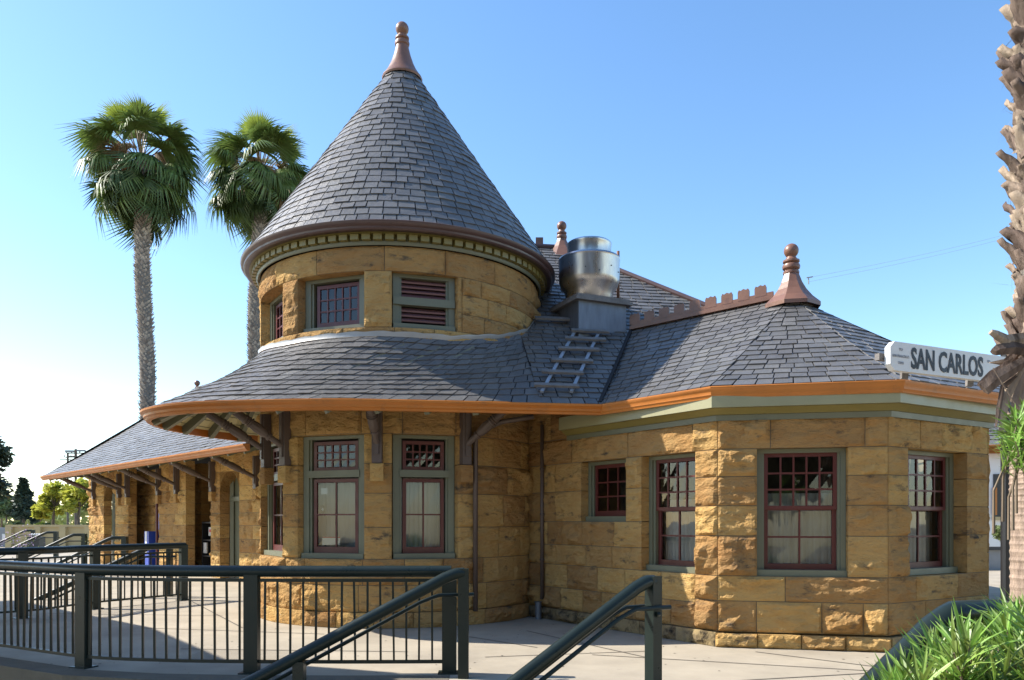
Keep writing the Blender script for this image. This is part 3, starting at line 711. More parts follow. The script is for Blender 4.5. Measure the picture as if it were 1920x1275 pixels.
# soffit boards and rafters under the skirt
def skunder(u, v, dz): p = skirt(u, v); p.z -= dz; return p
sf = MB(); nu = 48
for i in range(nu+1): pass
vs = [skunder(i/nu, v, .07) for v in (.02, .5, .98) for i in range(nu+1)]
sf.add(vs, [(j*(nu+1)+i, (j+1)*(nu+1)+i, (j+1)*(nu+1)+i+1, j*(nu+1)+i+1) for j in (0, 1) for i in range(nu)]); sof = sf.build('soffit', 'cream', ST)
for k in range(9):     # board joints
    gl = MB(); v = .08+k*.1
    gl.tube([skunder(i/nu, v, .075) for i in range(nu+1)], .005, 4); gl.build('board_joint', 'green', sof)
for k in range(15):
    u = .03+k*.063; a = skunder(u, .03, .145); b = skunder(u, .97, .145); mb = MB(); mb.bar(a, b, .085, .15); mb.build('rafter', 'green', ST)
for u0_, u1_ in ((WB, WA),):
    ws = MB(); off = Vector((.716, .70, 0)); ws.add([WB+Vector((.03, .03, -.1)), WA+Vector((.03, .03, -.1)), WA+off*1.7+Vector((0, 0, .6)), WB+off*1.7+Vector((0, 0, .6))], [(3, 2, 1, 0)]); ws.build('soffit', 'cream', ST)
    for k in range(20):
        p = WB.lerp(WA, (k+.5)/20)+Vector((0, 0, -.13)); MB().bar(p+off*.1, p+off*1.65+Vector((0, 0, .6)), .07, .12).build('rafter', 'green', ST)
# brackets: wall post on a stone corbel with a turned strut
def bracket(surf, a, ze, zb, reach, lean=0, sz=.09, corbel=True, m='wood'):
    P = lambda z, o_, s_=0: surf(a+s_, z, o_)
    mb = MB(); p0 = P(zb, .07); p1 = P(ze, .07); _, d, nn = surf.frame(a)
    mb.bar(p0, p1, sz*1.25, sz, up=(nn.x, nn.y, 0)); mb.bar(P(zb+.12, .13), P(ze, .13), sz*.55, sz*.4, up=(nn.x, nn.y, 0))
    o = mb.build('bracket', m, ST)
    s0 = P(zb+.36*(ze-zb), .13); s1 = P(ze-.02, reach, lean); D = s1-s0; pts = []; rs = []
    prof = [(0, .035), (.22, .035), (.23, .05), (.27, .05), (.28, .038), (.34, .055), (.5, .062), (.6, .052), (.61, .066), (.63, .066), (.64, .05), (.67, .066), (.69, .05), (.72, .064), (.75, .05), (1, .046)]
    for t, r_ in prof: pts.append(s0+D*t); rs.append(r_*sz/.09)
    s = MB(); s.tube(pts, rs, 10); s.build('strut', m, o, smooth='auto')
    if corbel: stone(surf, a-sz*.85, a+sz*.85, zb-.26, zb-.005, ST, depth=.02, amp=.03, base=.13)
    return o
for ph, rc, ln in ((-60, .85, -.2), (-46, .75, -.25), (-8.4, .66, 0), (22.5, .62, .3)):
    bracket(tow, ph*D2, 3.12, 2.32, rc, ln, .11)
for t in (2.75, 5.3, 7.75, 9.15, 11.9, 12.7, 15.4): bracket(wing, wt(t), 3.1, 2.3, 1.25, 0, .12)
# downpipes
dp = MB(); a = 26.5*D2; dp.tube([tow(a+.45, 3.0, .75), tow(a+.2, 2.93, .4), tow(a, 2.78, .10), tow(a, 2.6, .07), tow(a, .2, .07)], .036, 10); dp.build('downpipe', 'wood', ST, smooth=True)
dp = MB(); q0 = left(.42, 0, .06); dp.tube([(q0.x, q0.y, 3.0), (q0.x, q0.y, .3)], .028, 8)
for z in (.9, 1.6, 2.3): dp.tube([(q0.x, q0.y, z), (q0.x, q0.y, z+.03)], .036, 8)
dp.build('downpipe', 'wood', ST, smooth=True)
st_ = MB(); st_.tube([(q0.x-.06, q0.y-.06, 0), (q0.x-.06, q0.y-.06, .26)], .05, 12); st_.tube([(q0.x-.06, q0.y-.06, .26), (q0.x-.06, q0.y-.06, .27)], .058, 12); st_.build('drain_pipe', 'galv', ST, smooth='auto')
dp = MB(); q0 = wing(wt(9.35), 0, .04); dp.tube([(q0.x, q0.y, 3), (q0.x, q0.y, 0)], .04, 8); dp.build('downpipe', 'sash', ST)
# far right verandah roof of the station
rr = Flat((8.6, 14.5), (1, -.15))
vr = MB(); vr.add([(7.7, 13.2, 2.78), (14, 12.2, 2.78), (14, 16, 4.7), (7.7, 17, 4.7)], [(0, 1, 2, 3)]); vrr = vr.build('roof', 'deck', ST)
vS = ruled(Vector((7.7, 13.2, 2.8)), Vector((11, 12.7, 2.8)), Vector((11, 16.5, 4.7)), Vector((7.7, 17, 4.7)), 0); random.seed(77); lay(vS, vrr, 20, .22)
sweep([(7.6, 13.2, 2.79), (12, 12.5, 2.79)], GP).build('gutter', 'orange', ST)
slates.flush('slate', 'slate_courses', 'slate')

# ------------------------------------------------------------------ things on the roof
def on_main(px, py, up=0):
    k = (px-960)/F; h = (HZ-py)/F   # p = Y*(k,1,h)+eye
    nx = -md.y; A = mn.x*k+mn.y     # d = (p.xy-mO).mn = Y*A - mO.mn
    Y = (ZE+up-SL*mO.dot(mn)-CZ)/(h-SL*A); return Vector((k*Y, Y, CZ+h*Y))
mup = Vector((-SL*mn.x, -SL*mn.y, 1)).normalized(); mdir = Vector((mn.x, mn.y, SL)).normalized(); mside = Vector((md.x, md.y, 0))
cc = on_main(1094, 640); CY = cc.y+.25
EX = empty('roof_exhaust_fan', (gx(1105, CY+.4), CY+.4, cc.z), 'shiny round metal exhaust fan on a grey sheet-metal curb on the slate roof', 'exhaust fan')
fx, fy = gx(1106, CY+.3), CY+.42; rotc = R(24)
hs = .32
mb = MB(); mb.box((fx, fy, 4.55), (.88, .88, .95), rotc); mb.build('curb_box', 'galv', EX)
zt = CZ+(HZ-572)/F*(fy-.2)
mb = MB(); mb.box((fx, fy, zt), (1.04, 1.04, .05), rotc); mb.box((fx, fy, zt+.05), (.97, .97, .05), rotc); mb.build('curb_cap', 'oldwood', EX)
zz = lambda y: CZ+(HZ-y)/F*fy
rr_ = lambda w_: w_/F*fy
mb = MB(); mb.lathe([(rr_(40), zt+.07), (rr_(44), zz(560)), (rr_(46), zz(548)), (rr_(53), zz(540)), (rr_(56.5), zz(528)), (rr_(57), zz(493)), (rr_(58), zz(490)), (rr_(57), zz(487)), (rr_(40), zz(486))], (fx, fy, 0), 40); mb.build('lower_drum', 'steel', EX, smooth='auto')
mb = MB(); mb.lathe([(rr_(41), zz(486)), (rr_(41), zz(464)), (rr_(42), zz(462)), (rr_(42), zz(459)), (rr_(40), zz(457)), (0.01, zz(454))], (fx, fy, 0), 40); mb.build('upper_drum', 'steel', EX, smooth='auto')
mb = MB()
for k in range(14):
    t = k*.45; mb.box((fx+rr_(57.3)*math.cos(t), fy+rr_(57.3)*math.sin(t), zz(512+6*(k % 3))), (.014, .014, .014), t)
mb.build('rivets', 'black', EX)
vp_ = on_main(1160, 500); vY = fy+.6
VP = MB().tube([at(1159, 560, vY), at(1159, 471, vY)], .026, 8).build('vent_pipe', 'terra', None, smooth=True); tag(VP, 'thin brown vent pipe rising behind the round exhaust fan', 'vent pipe')
LD = empty('roof_ladder', tuple(on_main(1040, 730)), 'weathered ladder of two silver rails and wide grey rungs lying on the slate roof', 'ladder')
def rail_(pa, pb):
    a = on_main(*pa)+mup*.06; b = on_main(*pb)+mup*.06; return MB().bar(a, b, .045, .03, up=tuple(mup))
rail_((1015, 742), (1077, 628)).build('rail', 'alu', LD); rail_((1070, 742), (1121, 632)).build('rail', 'alu', LD)
for y, x0, x1 in ((733, 1000, 1084), (708, 1014, 1092), (686, 1032, 1110), (664, 1045, 1122), (645, 1058, 1134), (630, 1070, 1140), (607, 1002, 1080)):
    a = on_main(x0, y)+mup*.10; b = on_main(x1, y+3)+mup*.10; MB().bar(a, b, .075, .035, up=tuple(mup)).build('rung', 'oldwood', LD)

# ------------------------------------------------------------------ railings
def railing(name, pts, ztop, label, group=None, posts=(), zsub=.92, zbot=.115, sp=.126, rt=.057, base=0):
    """guard rail along a plan polyline: top tube, sub rail, bottom rail, balusters, posts"""
    pts = [Vector(p) for p in pts]; root = empty(name, (pts[len(pts)//2].x, pts[len(pts)//2].y, base), label, 'railing', group)
    z3 = lambda p, z: Vector((p.x, p.y, base+z))
    MB().tube([z3(p, ztop-rt) for p in pts], rt, 12).build('top_rail', 'rail', root, smooth='auto')
    for z, nme in ((zsub, 'sub_rail'), (zbot, 'bottom_rail')):
        m_ = sweep([(p.x, p.y, base+z) for p in pts], [(-.017, -.016), (.017, -.016), (.017, .016), (-.017, .016)]); m_.build(nme, 'rail', root)
    f_, L = polyfun([tuple(p) for p in pts]); n = int(L/sp); bm = None
    pl_ = []
    for px_ in posts:
        best = min(range(401), key=lambda i: abs(960+F*f_(i/400).x/f_(i/400).y-px_)); p = f_(best/400); pl_.append(p)
        q = f_(min(1, best/400+.01))-f_(max(0, best/400-.01)); ang = math.atan2(q.y, q.x)
        b = MB(); b.box((p.x, p.y, base+(ztop-.04)/2), (.14, .09, ztop-.04), ang); po_ = b.build('post', 'rail', root)
        b = MB(); b.box((p.x, p.y, base+.007), (.22, .17, .012), ang); b.build('base_plate', 'rail', po_)
    b = MB(); b.box((0, 0, 0), (.02, .02, zsub-zbot-.03)); tmp = b.build('baluster', 'rail'); bme = tmp.data; bpy.data.objects.remove(tmp)
    for k in range(n):
        p = f_((k+.5)/n)
        if any((p-q).length < .085 for q in pl_): continue
        o = bpy.data.objects.new('baluster', bme); COL.objects.link(o); o.parent = root
        o.location = Vector((p.x, p.y, base+(zsub+zbot)/2))-Vector(root.location); o.rotation_euler = (R(random.gauss(0, .4)), R(random.gauss(0, .5)), random.uniform(0, .2))
    return root
random.seed(90)
rp = catmull(railpath[2:], 4)
railing('ramp_railing', rp, 1.065, 'long curved dark green guard railing nearest the camera across the lower left', 'curved railings of the ramp', posts=(157, 472, 843))
far = [(-8.4, 10.6), (-7.8, 11.3), (-7.6, 12.0), (-7.15, 13.2), (-6.8, 14.0), (-6.28, 14.8)]
far = [((42-960)/F*12-1.5, 11.0), ((42-960)/F*12.0, 12.0), ((178-960)/F*13.3, 13.3), ((347-960)/F*14.8, 14.8)]
railing('ramp_railing', catmull(far, 6), 1.10, 'second curved green guard railing, farther back, ending before the dark doorway', 'curved railings of the ramp', posts=(42, 178, 344))
def stair_rail(pb, dirv, length, slope, label, name='stair_handrail', rt=.056, ext=.32, mid=None, sc=1.0, base=0, top=1.06, lower=.72, postw=.1, ang=R(35), pl2=True):
    root = empty(name, (pb[0], pb[1], base), label, 'handrail', 'stair handrails')
    d = Vector((dirv[0], dirv[1], 0)).normalized(); P = Vector((pb[0], pb[1], base))
    A = P+Vector((0, 0, top-rt)); B = A+d*ext; C_ = B+d*length+Vector((0, 0, -slope*length))
    def bend(a, b, c, r_=.09):
        u1 = (a-b).normalized(); u2 = (c-b).normalized(); return [b+u1*r_, b+u1*r_*.4+u2*.02*0, b*.5+(b+u1*r_)*.25+(b+u2*r_)*.25, b+u2*r_]
    MB().tube([A]+bend(A, B, C_)+[C_], rt, 14).build('top_rail', 'rail', root, smooth='auto')
    q = MB(); q.box((P.x, P.y, base+(top-.01)/2), (postw, postw, top-.012), ang); q.build('post', 'rail', root)
    nn = Vector((d.y, -d.x, 0)); k = -1
    for sgn in ((1, -1) if pl2 else (1,)):
        o_ = nn*.07*sgn; a = A+o_+Vector((0, 0, -(top-lower)*.62))-d*.12; b = a+d*(ext+.30); c = b+d*length+Vector((0, 0, -slope*length))
        MB().tube([a]+bend(a, b, c, .14)+[c], .019, 8).build('grab_rail', 'rail', root, smooth='auto')
        MB().bar(P+Vector((0, 0, lower-.03)), P+o_*1.1+Vector((0, 0, lower+.03)), .03, .03).build('rail_bracket', 'rail', root)
    if mid:
        for t in mid:
            p = B+d*t+Vector((0, 0, -slope*t)); MB().box((p.x, p.y, p.z-.72), (postw, postw, 1.34), ang).build('post', 'rail', root)
    return root
a20 = R(18)
stair_rail((gx(869, 7.42), 7.42), (-math.cos(a20), -math.sin(a20)), 2.6, .50, 'dark green pipe handrail sloping down left in front of the long curved railing', ext=.10, mid=(1.42,), ang=0, pl2=False)
a27 = R(27)
stair_rail((gx(1225, 6.4), 6.4), (-math.cos(a27), -math.sin(a27)), 2.3, .60, 'green pipe handrail with two grab rails and a lit square post before the bay', ext=.10)
stair_rail((gx(1875, 3.35), 3.35), (-.93, -.30), 1.6, .74, 'thick green pipe handrail at lower right rising into the leafy bush', ext=.30, pl2=False, top=1.165)
for px_, py_, Y, ln, lab in ((234, 1005, 21.5, 2.6, 'small far handrail ending at a post in front of the left sandstone piers'), (158, 1000, 26, 4.2, 'small far handrail in front of the tan wall, right of the dark planter'), (105, 996, 31, 4.6, 'small far handrail whose post stands just right of the dark planter'), (62, 993, 37, 4.6, 'farthest small handrail, its post left of the dark planter')):
    b = at(px_, py_, Y); stair_rail((b.x, Y), (-.97, -.24), ln, .52, lab, ext=.35, base=b.z-1.06, postw=.14, rt=.05, ang=0, pl2=False)
stair_rail((gx(318, 15.5), 15.5), (-.95, -.3), 3.0, .5, 'inclined green handrail running down left behind the second curved railing', ext=.3, top=1.08, ang=0)
# steps
stp = MB()
for k in range(7):
    z = -.0-.17*(k+1); x = -.1-.31*k
    stp.prism([(-.55-.30*k, 7.22-.1*k), (.95-.30*k, 5.9-.12*k), (.62-.30*k, 5.7-.12*k), (-.9-.30*k, 7.1-.1*k)], -1.7, z)
struct('steps', stp, 'curb')

# ------------------------------------------------------------------ unseen canopy (added left, beyond the frame, to shade the ramp)
CN = empty('shade_canopy', (-11, 8, 0), 'unseen flat roof on posts, added left of the ramp to cast shade on it', 'canopy')
MB().prism([(-14.6, 15.6), (-10.3, 11.85), (-8.3, 9.3), (-6.35, 8.6), (-6.0, 6.2), (-14, 1.5), (-20, 9)], 4.45, 4.6).build('roof', 'tan', CN)
for x, y in ((-13.8, 13.5), (-9.2, 8.6), (-13.5, 4)): MB().tube([(x, y, -1.6), (x, y, 4.45)], .09, 10).build('post', 'rail', CN)

# ------------------------------------------------------------------ sign
SY0, SY1 = 7.0, 7.75
p0 = at(1664, 667, SY0); p1 = at(1897, 699, SY1); sdv = (p1-p0); SLn = Vector((sdv.x, sdv.y, 0)).length; sdv.z = 0; sdn = sdv.normalized(); zs_ = (CZ+(HZ-667)/F*SY0)
SG = empty('station_sign', (p1.x, p1.y+.1, 0), 'white board sign reading SAN CARLOS in black capitals beside the shaggy palm trunk', 'sign')
snn = Vector((sdn.y, -sdn.x, 0)); SH = .262; zc_ = zs_
def sq(x, z, o_=0): return Vector((p0.x, p0.y, 0))+sdn*x+snn*o_+Vector((0, 0, zc_+z))
ch = .055; prof = [(ch, -SH/2), (SLn-ch, -SH/2), (SLn, -SH/2+ch), (SLn, SH/2-ch), (SLn-ch, SH/2), (ch, SH/2), (0, SH/2-ch), (0, -SH/2+ch)]
mb = MB(); n = 8; mb.add([sq(x, z, .03) for x, z in prof]+[sq(x, z, -.03) for x, z in prof], [tuple(range(8)), tuple(range(15, 7, -1))]+[(i, i+8, (i+1) % 8+8, (i+1) % 8) for i in range(8)]); mb.build('board', 'white', SG)
mb = MB(); mb.tube([(p1.x+.02, p1.y+.12, 0), (p1.x+.02, p1.y+.12, zc_+.25)], .05, 10); mb.build('post', 'black', SG)
mb = MB(); mb.bar(sq(-.05, .0, -.07), sq(SLn, .0, -.07), .05, .06); mb.build('arm', 'oldwood', SG)
for x in (.28, 1.2): MB().bar(sq(x, -SH/2-.05, -.05), sq(x+.02, SH/2-.05, -.05), .06, .04).build('strap', 'oldwood', SG)
def text(body, size, x, z, m, parent, name, sx=1.0, bold=0, align='LEFT'):
    cu = bpy.data.curves.new(name, 'FONT'); cu.body = body; cu.size = size; cu.extrude = .0015; cu.offset = bold; cu.align_x = align; cu.align_y = 'CENTER'; cu.resolution_u = 3
    t = bpy.data.objects.new(name, cu); COL.objects.link(t); bpy.context.view_layer.update()
    me = bpy.data.meshes.new_from_object(t.evaluated_get(bpy.context.evaluated_depsgraph_get())); bpy.data.objects.remove(t)
    me.materials.clear(); me.materials.append(M[m]); o = bpy.data.objects.new(name, me); COL.objects.link(o)
    X = sdn; Z = Vector((0, 0, 1)); Yv = Z.cross(X); c = sq(x, z, .0335)
    mtx = Matrix(((X.x*sx, 0, snn.x, c.x), (X.y*sx, 0, snn.y, c.y), (0, 1, 0, c.z), (0, 0, 0, 1)))
    o.parent = parent; o.matrix_local = Matrix.Translation(-Vector(parent.location)) @ mtx; return o
text('SAN CARLOS', .262, .268, -.012, 'letters', SG, 'lettering', .655, .0065)
text('TO', .034, .135, .062, 'greyletters', SG, 'small_lettering', 1, 0, 'CENTER'); text('SAN FRANCISCO', .033, .135, .0, 'greyletters', SG, 'small_lettering', .86, 0, 'CENTER'); text('23MI', .034, .135, -.06, 'greyletters', SG, 'small_lettering', 1, 0, 'CENTER')
text('TO', .034, 1.37, .06, 'greyletters', SG, 'small_lettering', 1, 0, 'CENTER')

# ------------------------------------------------------------------ palms
def frond_mesh(nm, m, droop, span, L=1.0, pet=.9, seed=0, nseg=38, curl=.3, fray=.15):
    rnd = random.Random(seed); mb = MB(); c = Vector((pet, 0, 0)); mb.bar((0, 0, 0), (pet, 0, 0), .035, .02)
    for k in range(nseg):
        t = (k+.5)/nseg*2-1; a = t*span/2; ln = L*(1-.25*abs(t)**2)*rnd.uniform(1-fray, 1.05); wd = .043*L
        d = Vector((math.cos(a), math.sin(a), 0)); r = Vector((-d.y, d.x, 0)); fold = .07*(1 if k % 2 else -1)
        P = []
        for q, wf_ in ((0, .15), (.35, .8), (.65, .75), (.85, .4), (1.06, .05)):
            z = -droop*ln*max(0, q-.35)**1.7*2.2-curl*abs(t)*q*ln*.5+rnd.uniform(-.01, .01); back = 1 if q < .7 else 1-.12*droop
            p = c+d*ln*q*back+Vector((0, 0, z)); sag = Vector((0, 0, fold*wd*4*(1-q)))
            P += [p-r*wd*wf_*.9-sag*.5, p+r*wd*wf_*.9+sag*.5]
        mb.add(P, [(2*i, 2*i+1, 2*i+3, 2*i+2) for i in range(4)], rnd.random())
    o = mb.build(nm, m); me = o.data; bpy.data.objects.remove(o); me.materials.append(M['petiole']); 
    for i in range(6): me.polygons[i].material_index = 1
    return me
FM = {'y': [frond_mesh('frond', 'frond_y', .22, R(215), .80, 1.35, s) for s in (1, 2)], 'g': [frond_mesh('frond', 'frond', .6, R(235), 1.0, 1.15, s, fray=.3) for s in (3, 4, 5)],
      'd': [frond_mesh('frond', 'frond_d', .55, R(215), .95, 1.05, s, fray=.35) for s in (6, 7, 8)], 'b': [frond_mesh('frond', 'frond_b', 1.2, R(200), 1.0, .9, s, fray=.4) for s in (9, 10)]}
def fan_palm(x, y, zc, H0, rtr, scale, label, seed, lean=(0, 0)):
    rnd = random.Random(seed); root = empty('fan_palm', (x, y, H0), label, 'palm tree', 'fan palms behind the station')
    base = Vector((0, 0, 0)); topv = Vector((lean[0], lean[1], zc-H0)); n = 40
    path = [base.lerp(topv, k/n)+Vector((.05*math.sin(k*.35+seed), 0, 0)) for k in range(n+1)]
    local_build(MB().tube(path, [rtr*(.9+.12*math.sin(k*.7+seed)*.5) for k in range(n+1)], 12), 'trunk', 'bark', root, smooth=True)
    bb = MB(); cnt = int((zc-H0)/.06)
    for k in range(cnt*7):       # broken leaf bases in close spirals
        t = k/(cnt*7); a = k*2.399; c = path[min(n, int(t*n))].lerp(path[min(n, int(t*n)+1)], t*n % 1 if t*n < n else 0)
        o_ = Vector((math.cos(a), math.sin(a), 0)); r = Vector((-o_.y, o_.x, 0)); s = rnd.uniform(.6, 1.4)*rtr*.31
        b0 = c+o_*rtr*.8; tip = c+o_*(rtr*.9+s*.8)+Vector((0, 0, s*rnd.uniform(.6, 1.3))); lo = b0-Vector((0, 0, s*.6))
        bb.add([b0-r*s*.8, lo, b0+r*s*.8, tip, tip+r*s*.3-Vector((0, 0, s*.2))], [(0, 1, 4, 3), (1, 2, 4)], rnd.random())
    local_build(bb, 'leaf_bases', 'boot2', root, kind='stuff')
    def put(kind, el, az, sc, roll=0):
        me = rnd.choice(FM[kind]); m_ = Matrix.Translation(topv+Vector((0, 0, rnd.uniform(-.25, .15)-(rnd.uniform(.1, .9) if el < -.3 else 0)))) @ Matrix.Rotation(az, 4, 'Z') @ Matrix.Rotation(-el, 4, 'Y') @ Matrix.Rotation(roll, 4, 'X') @ Matrix.Scale(sc, 4)
        inst('frond', me, root, m_)
    for k in range(12): put('y', R(rnd.uniform(42, 82)), k*.55+rnd.uniform(-.2, .2), scale*rnd.uniform(.85, 1.05), rnd.uniform(-.5, .5))
    for k in range(16): put('g', R(rnd.uniform(10, 50)), k*.4+rnd.uniform(-.2, .2), scale*rnd.uniform(.9, 1.1), rnd.uniform(-.6, .6))
    for k in range(18): put('g', R(rnd.uniform(-25, 14)), k*.36+rnd.uniform(-.2, .2), scale*rnd.uniform(.9, 1.08), rnd.uniform(-.4, .4))
    for k in range(40): put(rnd.choice('dddg'), R(rnd.uniform(-62, -8)), k*.27*7+rnd.uniform(-.2, .2), scale*rnd.uniform(.75, 1.12), rnd.uniform(-1.0, 1.0))
    for k in range(11): put('b', R(rnd.uniform(-30, 25)), k*.9+rnd.uniform(-.3, .3), scale*rnd.uniform(.55, .8), rnd.uniform(-.8, .8))
    return root
Y = 30; b = at(283, 950, Y); t = at(264, 302, Y)
fan_palm(b.x, Y, t.z, 0, .29, 1.22, 'taller fan palm with a full crown left of the conical roof', 1, (t.x-b.x, 0))
Y = 33; b = at(467, 950, Y); t = at(487, 328, Y)
fan_palm(b.x, Y, t.z, 0, .30, 1.18, 'shorter fan palm partly hidden behind the conical tower roof', 2, (t.x-b.x, 0))

# shaggy palm at the right edge
random.seed(101)
PT = empty('shaggy_palm', (gx(1976, 6), 6, 0), 'shaggy palm trunk with peeling leaf bases at the right edge', 'palm tree')
pth = [at(1966, 1320, 6), at(1962, 1100, 6), at(1957, 950, 6), at(1955, 850, 6), at(1958, 780, 6), at(1968, 600, 6), at(1966, 400, 6), at(1962, 200, 6), at(1968, 0, 6), at(1970, -200, 6)]
lowp = catmull([tuple(p) for p in pth[:5]], 30)
MB().tube(lowp, [.25-.05*i/len(lowp)+(.006 if i % 3 == 0 else 0)+random.uniform(-.002, .002) for i in range(len(lowp))], 24).build('trunk', 'smoothbark', PT)
MB().tube(pth[4:], .19, 16).build('upper_trunk', 'bark', PT, smooth=True)
def boot_mesh(seed, long_=1.0):
    rnd = random.Random(seed); mb = MB(); vs = []; L = .30*long_; n = 7
    for k in range(n+1):
        t = k/n; w_ = (.10*(1-t)+.045)*(1 if t < .85 else .8)*rnd.uniform(.85, 1.15); zc2 = L*t; oc = .02+.22*L*t**1.7+rnd.uniform(-.006, .006); th = .022*(1-.4*t)
        for x, o_ in ((-w_, -.02), (-w_*.5, th*.8), (0, th*1.3), (w_*.5, th*.8), (w_, -.02), (0, -th)): vs.append((oc+o_+rnd.uniform(-.004, .004), x+rnd.uniform(-.006, .006)+.02*math.sin(t*3+seed), zc2))
    fs = []
    for k in range(n):
        for j in range(6): a = k*6+j; b = k*6+(j+1) % 6; fs.append((a, b, b+6, a+6))
    fs.append(tuple(n*6+j for j in range(6)))
    mb.add(vs, fs, rnd.random()); o = mb.build('leaf_base', 'boot', smooth=True); me = o.data; bpy.data.objects.remove(o); return me
BM = [boot_mesh(s, l) for s, l in ((1, .9), (2, 1.0), (3, .75), (4, 1.1), (5, .9), (6, .8))]
zlo, zhi = at(0, 812, 6).z, at(0, -80, 6).z; N = 285
for k in range(N):
    t = k/N; z = zlo+(zhi-zlo)*t
    py = HZ-(z-CZ)/6*F; i = 4
    while i < len(pth)-2 and pth[i+1].z < z: i += 1
    c = pth[i].lerp(pth[i+1], (z-pth[i].z)/(pth[i+1].z-pth[i].z)); a = k*2.399963
    sc = random.uniform(.8, 1.25); m_ = Matrix.Translation(c-Vector(PT.location)) @ Matrix.Rotation(a, 4, 'Z') @ Matrix.Translation((.13, 0, 0)) @ Matrix.Rotation(random.uniform(.0, .5), 4, 'Y') @ Matrix.Rotation(random.uniform(-.25, .25), 4, 'X') @ Matrix.Scale(sc, 4)
    inst('leaf_base', random.choice(BM), PT, m_)
# big broken stubs and hanging dead petioles in front of the sign
def blade(pts, w_, th, name='dead_petiole', m='boot', parent=PT):
    pts = [Vector(p) for p in pts]; mb = MB(); vs = []
    n = len(pts)
    for i, p in enumerate(pts):
        d = (pts[min(i+1, n-1)]-pts[max(i-1, 0)]).normalized(); r = d.cross(Vector((0, 1, 0))).normalized(); f_ = d.cross(r); ww = w_[i] if isinstance(w_, (list, tuple)) else w_
        vs += [p-r*ww, p-r*ww*.4+f_*-th, p+r*ww*.5+f_*-th*.8, p+r*ww, p+f_*th*.6]
    fs = [(i*5+j, i*5+(j+1) % 5, (i+1)*5+(j+1) % 5, (i+1)*5+j) for i in range(n-1) for j in range(5)]+[tuple(range(4, -1, -1)), tuple((n-1)*5+j for j in range(5))]
    mb.add(vs, fs, random.random()); return mb.build(name, m, parent)
blade([at(1925, 655, 5.9), at(1900, 652, 5.75), at(1870, 656, 5.7), at(1864, 660, 5.7)], [.05, .048, .04, .03], .04)
blade([at(1925, 635, 5.9), at(1890, 640, 5.75), at(1868, 628, 5.7), at(1858, 622, 5.7)], [.05, .05, .035, .02], .03)
blade([at(1930, 672, 5.9), at(1900, 690, 5.8), at(1865, 712, 5.75), at(1845, 730, 5.75)], [.04, .045, .055, .05], .03)
blade([at(1905, 668, 5.9), at(1885, 690, 5.85), at(1862, 706, 5.85), at(1836, 722, 5.85)], [.03, .04, .05, .02], .02)
blade([at(1915, 655, 5.95), at(1885, 680, 5.9), at(1856, 680, 5.9)], [.03, .03, .004], .01)
for pts, w_ in (([(1920, 690), (1890, 740), (1880, 780), (1875, 815)], .03), ([(1925, 690), (1905, 750), (1896, 800)], .035), ([(1915, 700), (1880, 725), (1872, 770), (1868, 800)], .02), ([(1935, 700), (1925, 760), (1915, 820)], .05), ([(1945, 720), (1918, 770), (1912, 815), (1920, 850)], .05)):
    blade([at(x, y, 5.85-.02*i) for i, (x, y) in enumerate(pts)], [w_*.7]+[w_]*(len(pts)-2)+[w_*.25], .012)
fb_ = MB()
for k in range(900):      # loose fibres between the leaf bases
    z = random.uniform(zlo-.15, zhi); i = 4
    while i < len(pth)-2 and pth[i+1].z < z: i += 1
    c = pth[i].lerp(pth[i+1], (z-pth[i].z)/(pth[i+1].z-pth[i].z)); a = random.uniform(0, 6.28); o_ = Vector((math.cos(a), math.sin(a), 0)); p = c+o_*random.uniform(.17, .27)
    q = p+o_*random.uniform(.0, .09)+Vector((random.uniform(-.04, .04), random.uniform(-.04, .04), random.uniform(-.14, .06))); w3 = Vector((-o_.y, o_.x, 0))*.0028
    fb_.add([p-w3, p+w3, q], [(0, 1, 2)], random.random())
fb_.build('fibres', 'boot', PT, kind='stuff')
MB().tube([at(1862, 690, 5.6), at(1880, 720, 5.6), at(1905, 760, 5.62), at(1925, 790, 5.7)], .004, 5).build('dead_twig', 'boot', PT)

# ------------------------------------------------------------------ leafy shrubs (narrow leaves in rosettes)
def leaf_vs(o_, d, up, L, W, bendv=.25):
    r = d.cross(up).normalized(); u2 = r.cross(d); P = []
    for t, wf_ in ((0, .15), (.3, .9), (.62, .8), (1, .02)):
        c = o_+d*L*t-u2*bendv*L*t*t; P += [c-r*W*wf_*.5+u2*W*.14*wf_, c, c+r*W*wf_*.5+u2*W*.14*wf_]
    return P, [(3*i+j, 3*i+j+1, 3*i+4+j, 3*i+3+j) for i in range(3) for j in (0, 1)]
def shrub(name, tips, root, Lf=(.10, .15), nl=26, seed=1, limit=300):
    rnd = random.Random(seed); pool = Pool(); stems = MB()
    for (tp_, dr_) in tips:
        b = tp_-dr_*.35; stems.tube([b-Vector((0, 0, .25)), b, tp_], [.009, .007, .003], 5)
        for k in range(nl):
            t = rnd.uniform(.25, 1); a = k*2.4+rnd.uniform(-.2, .2); el = R(rnd.uniform(25, 62))*(1.25-t*.55); q = Vector((0, 0, 1)) if abs(dr_.z) < .9 else Vector((1, 0, 0)); e = dr_.cross(q).normalized(); g_ = dr_.cross(e)
            o_ = b+(tp_-b)*t; rad = e*math.cos(a)+g_*math.sin(a); d = (dr_*math.cos(el)+rad*math.sin(el)).normalized()
            vs, fs = leaf_vs(o_, d, dr_, rnd.uniform(*Lf), rnd.uniform(.011, .018), rnd.uniform(-.05, .35)); pool.add(vs, fs, rnd.random(), root)
    stems.build('stem', 'stem', root); pool.flush('leaf', 'leaf_mass', 'leaf', limit)
random.seed(120)
BU = empty('leafy_bush', (2.2, 3.1, 0), 'dense bush of narrow bright green leaves at the lower right corner', 'bush')
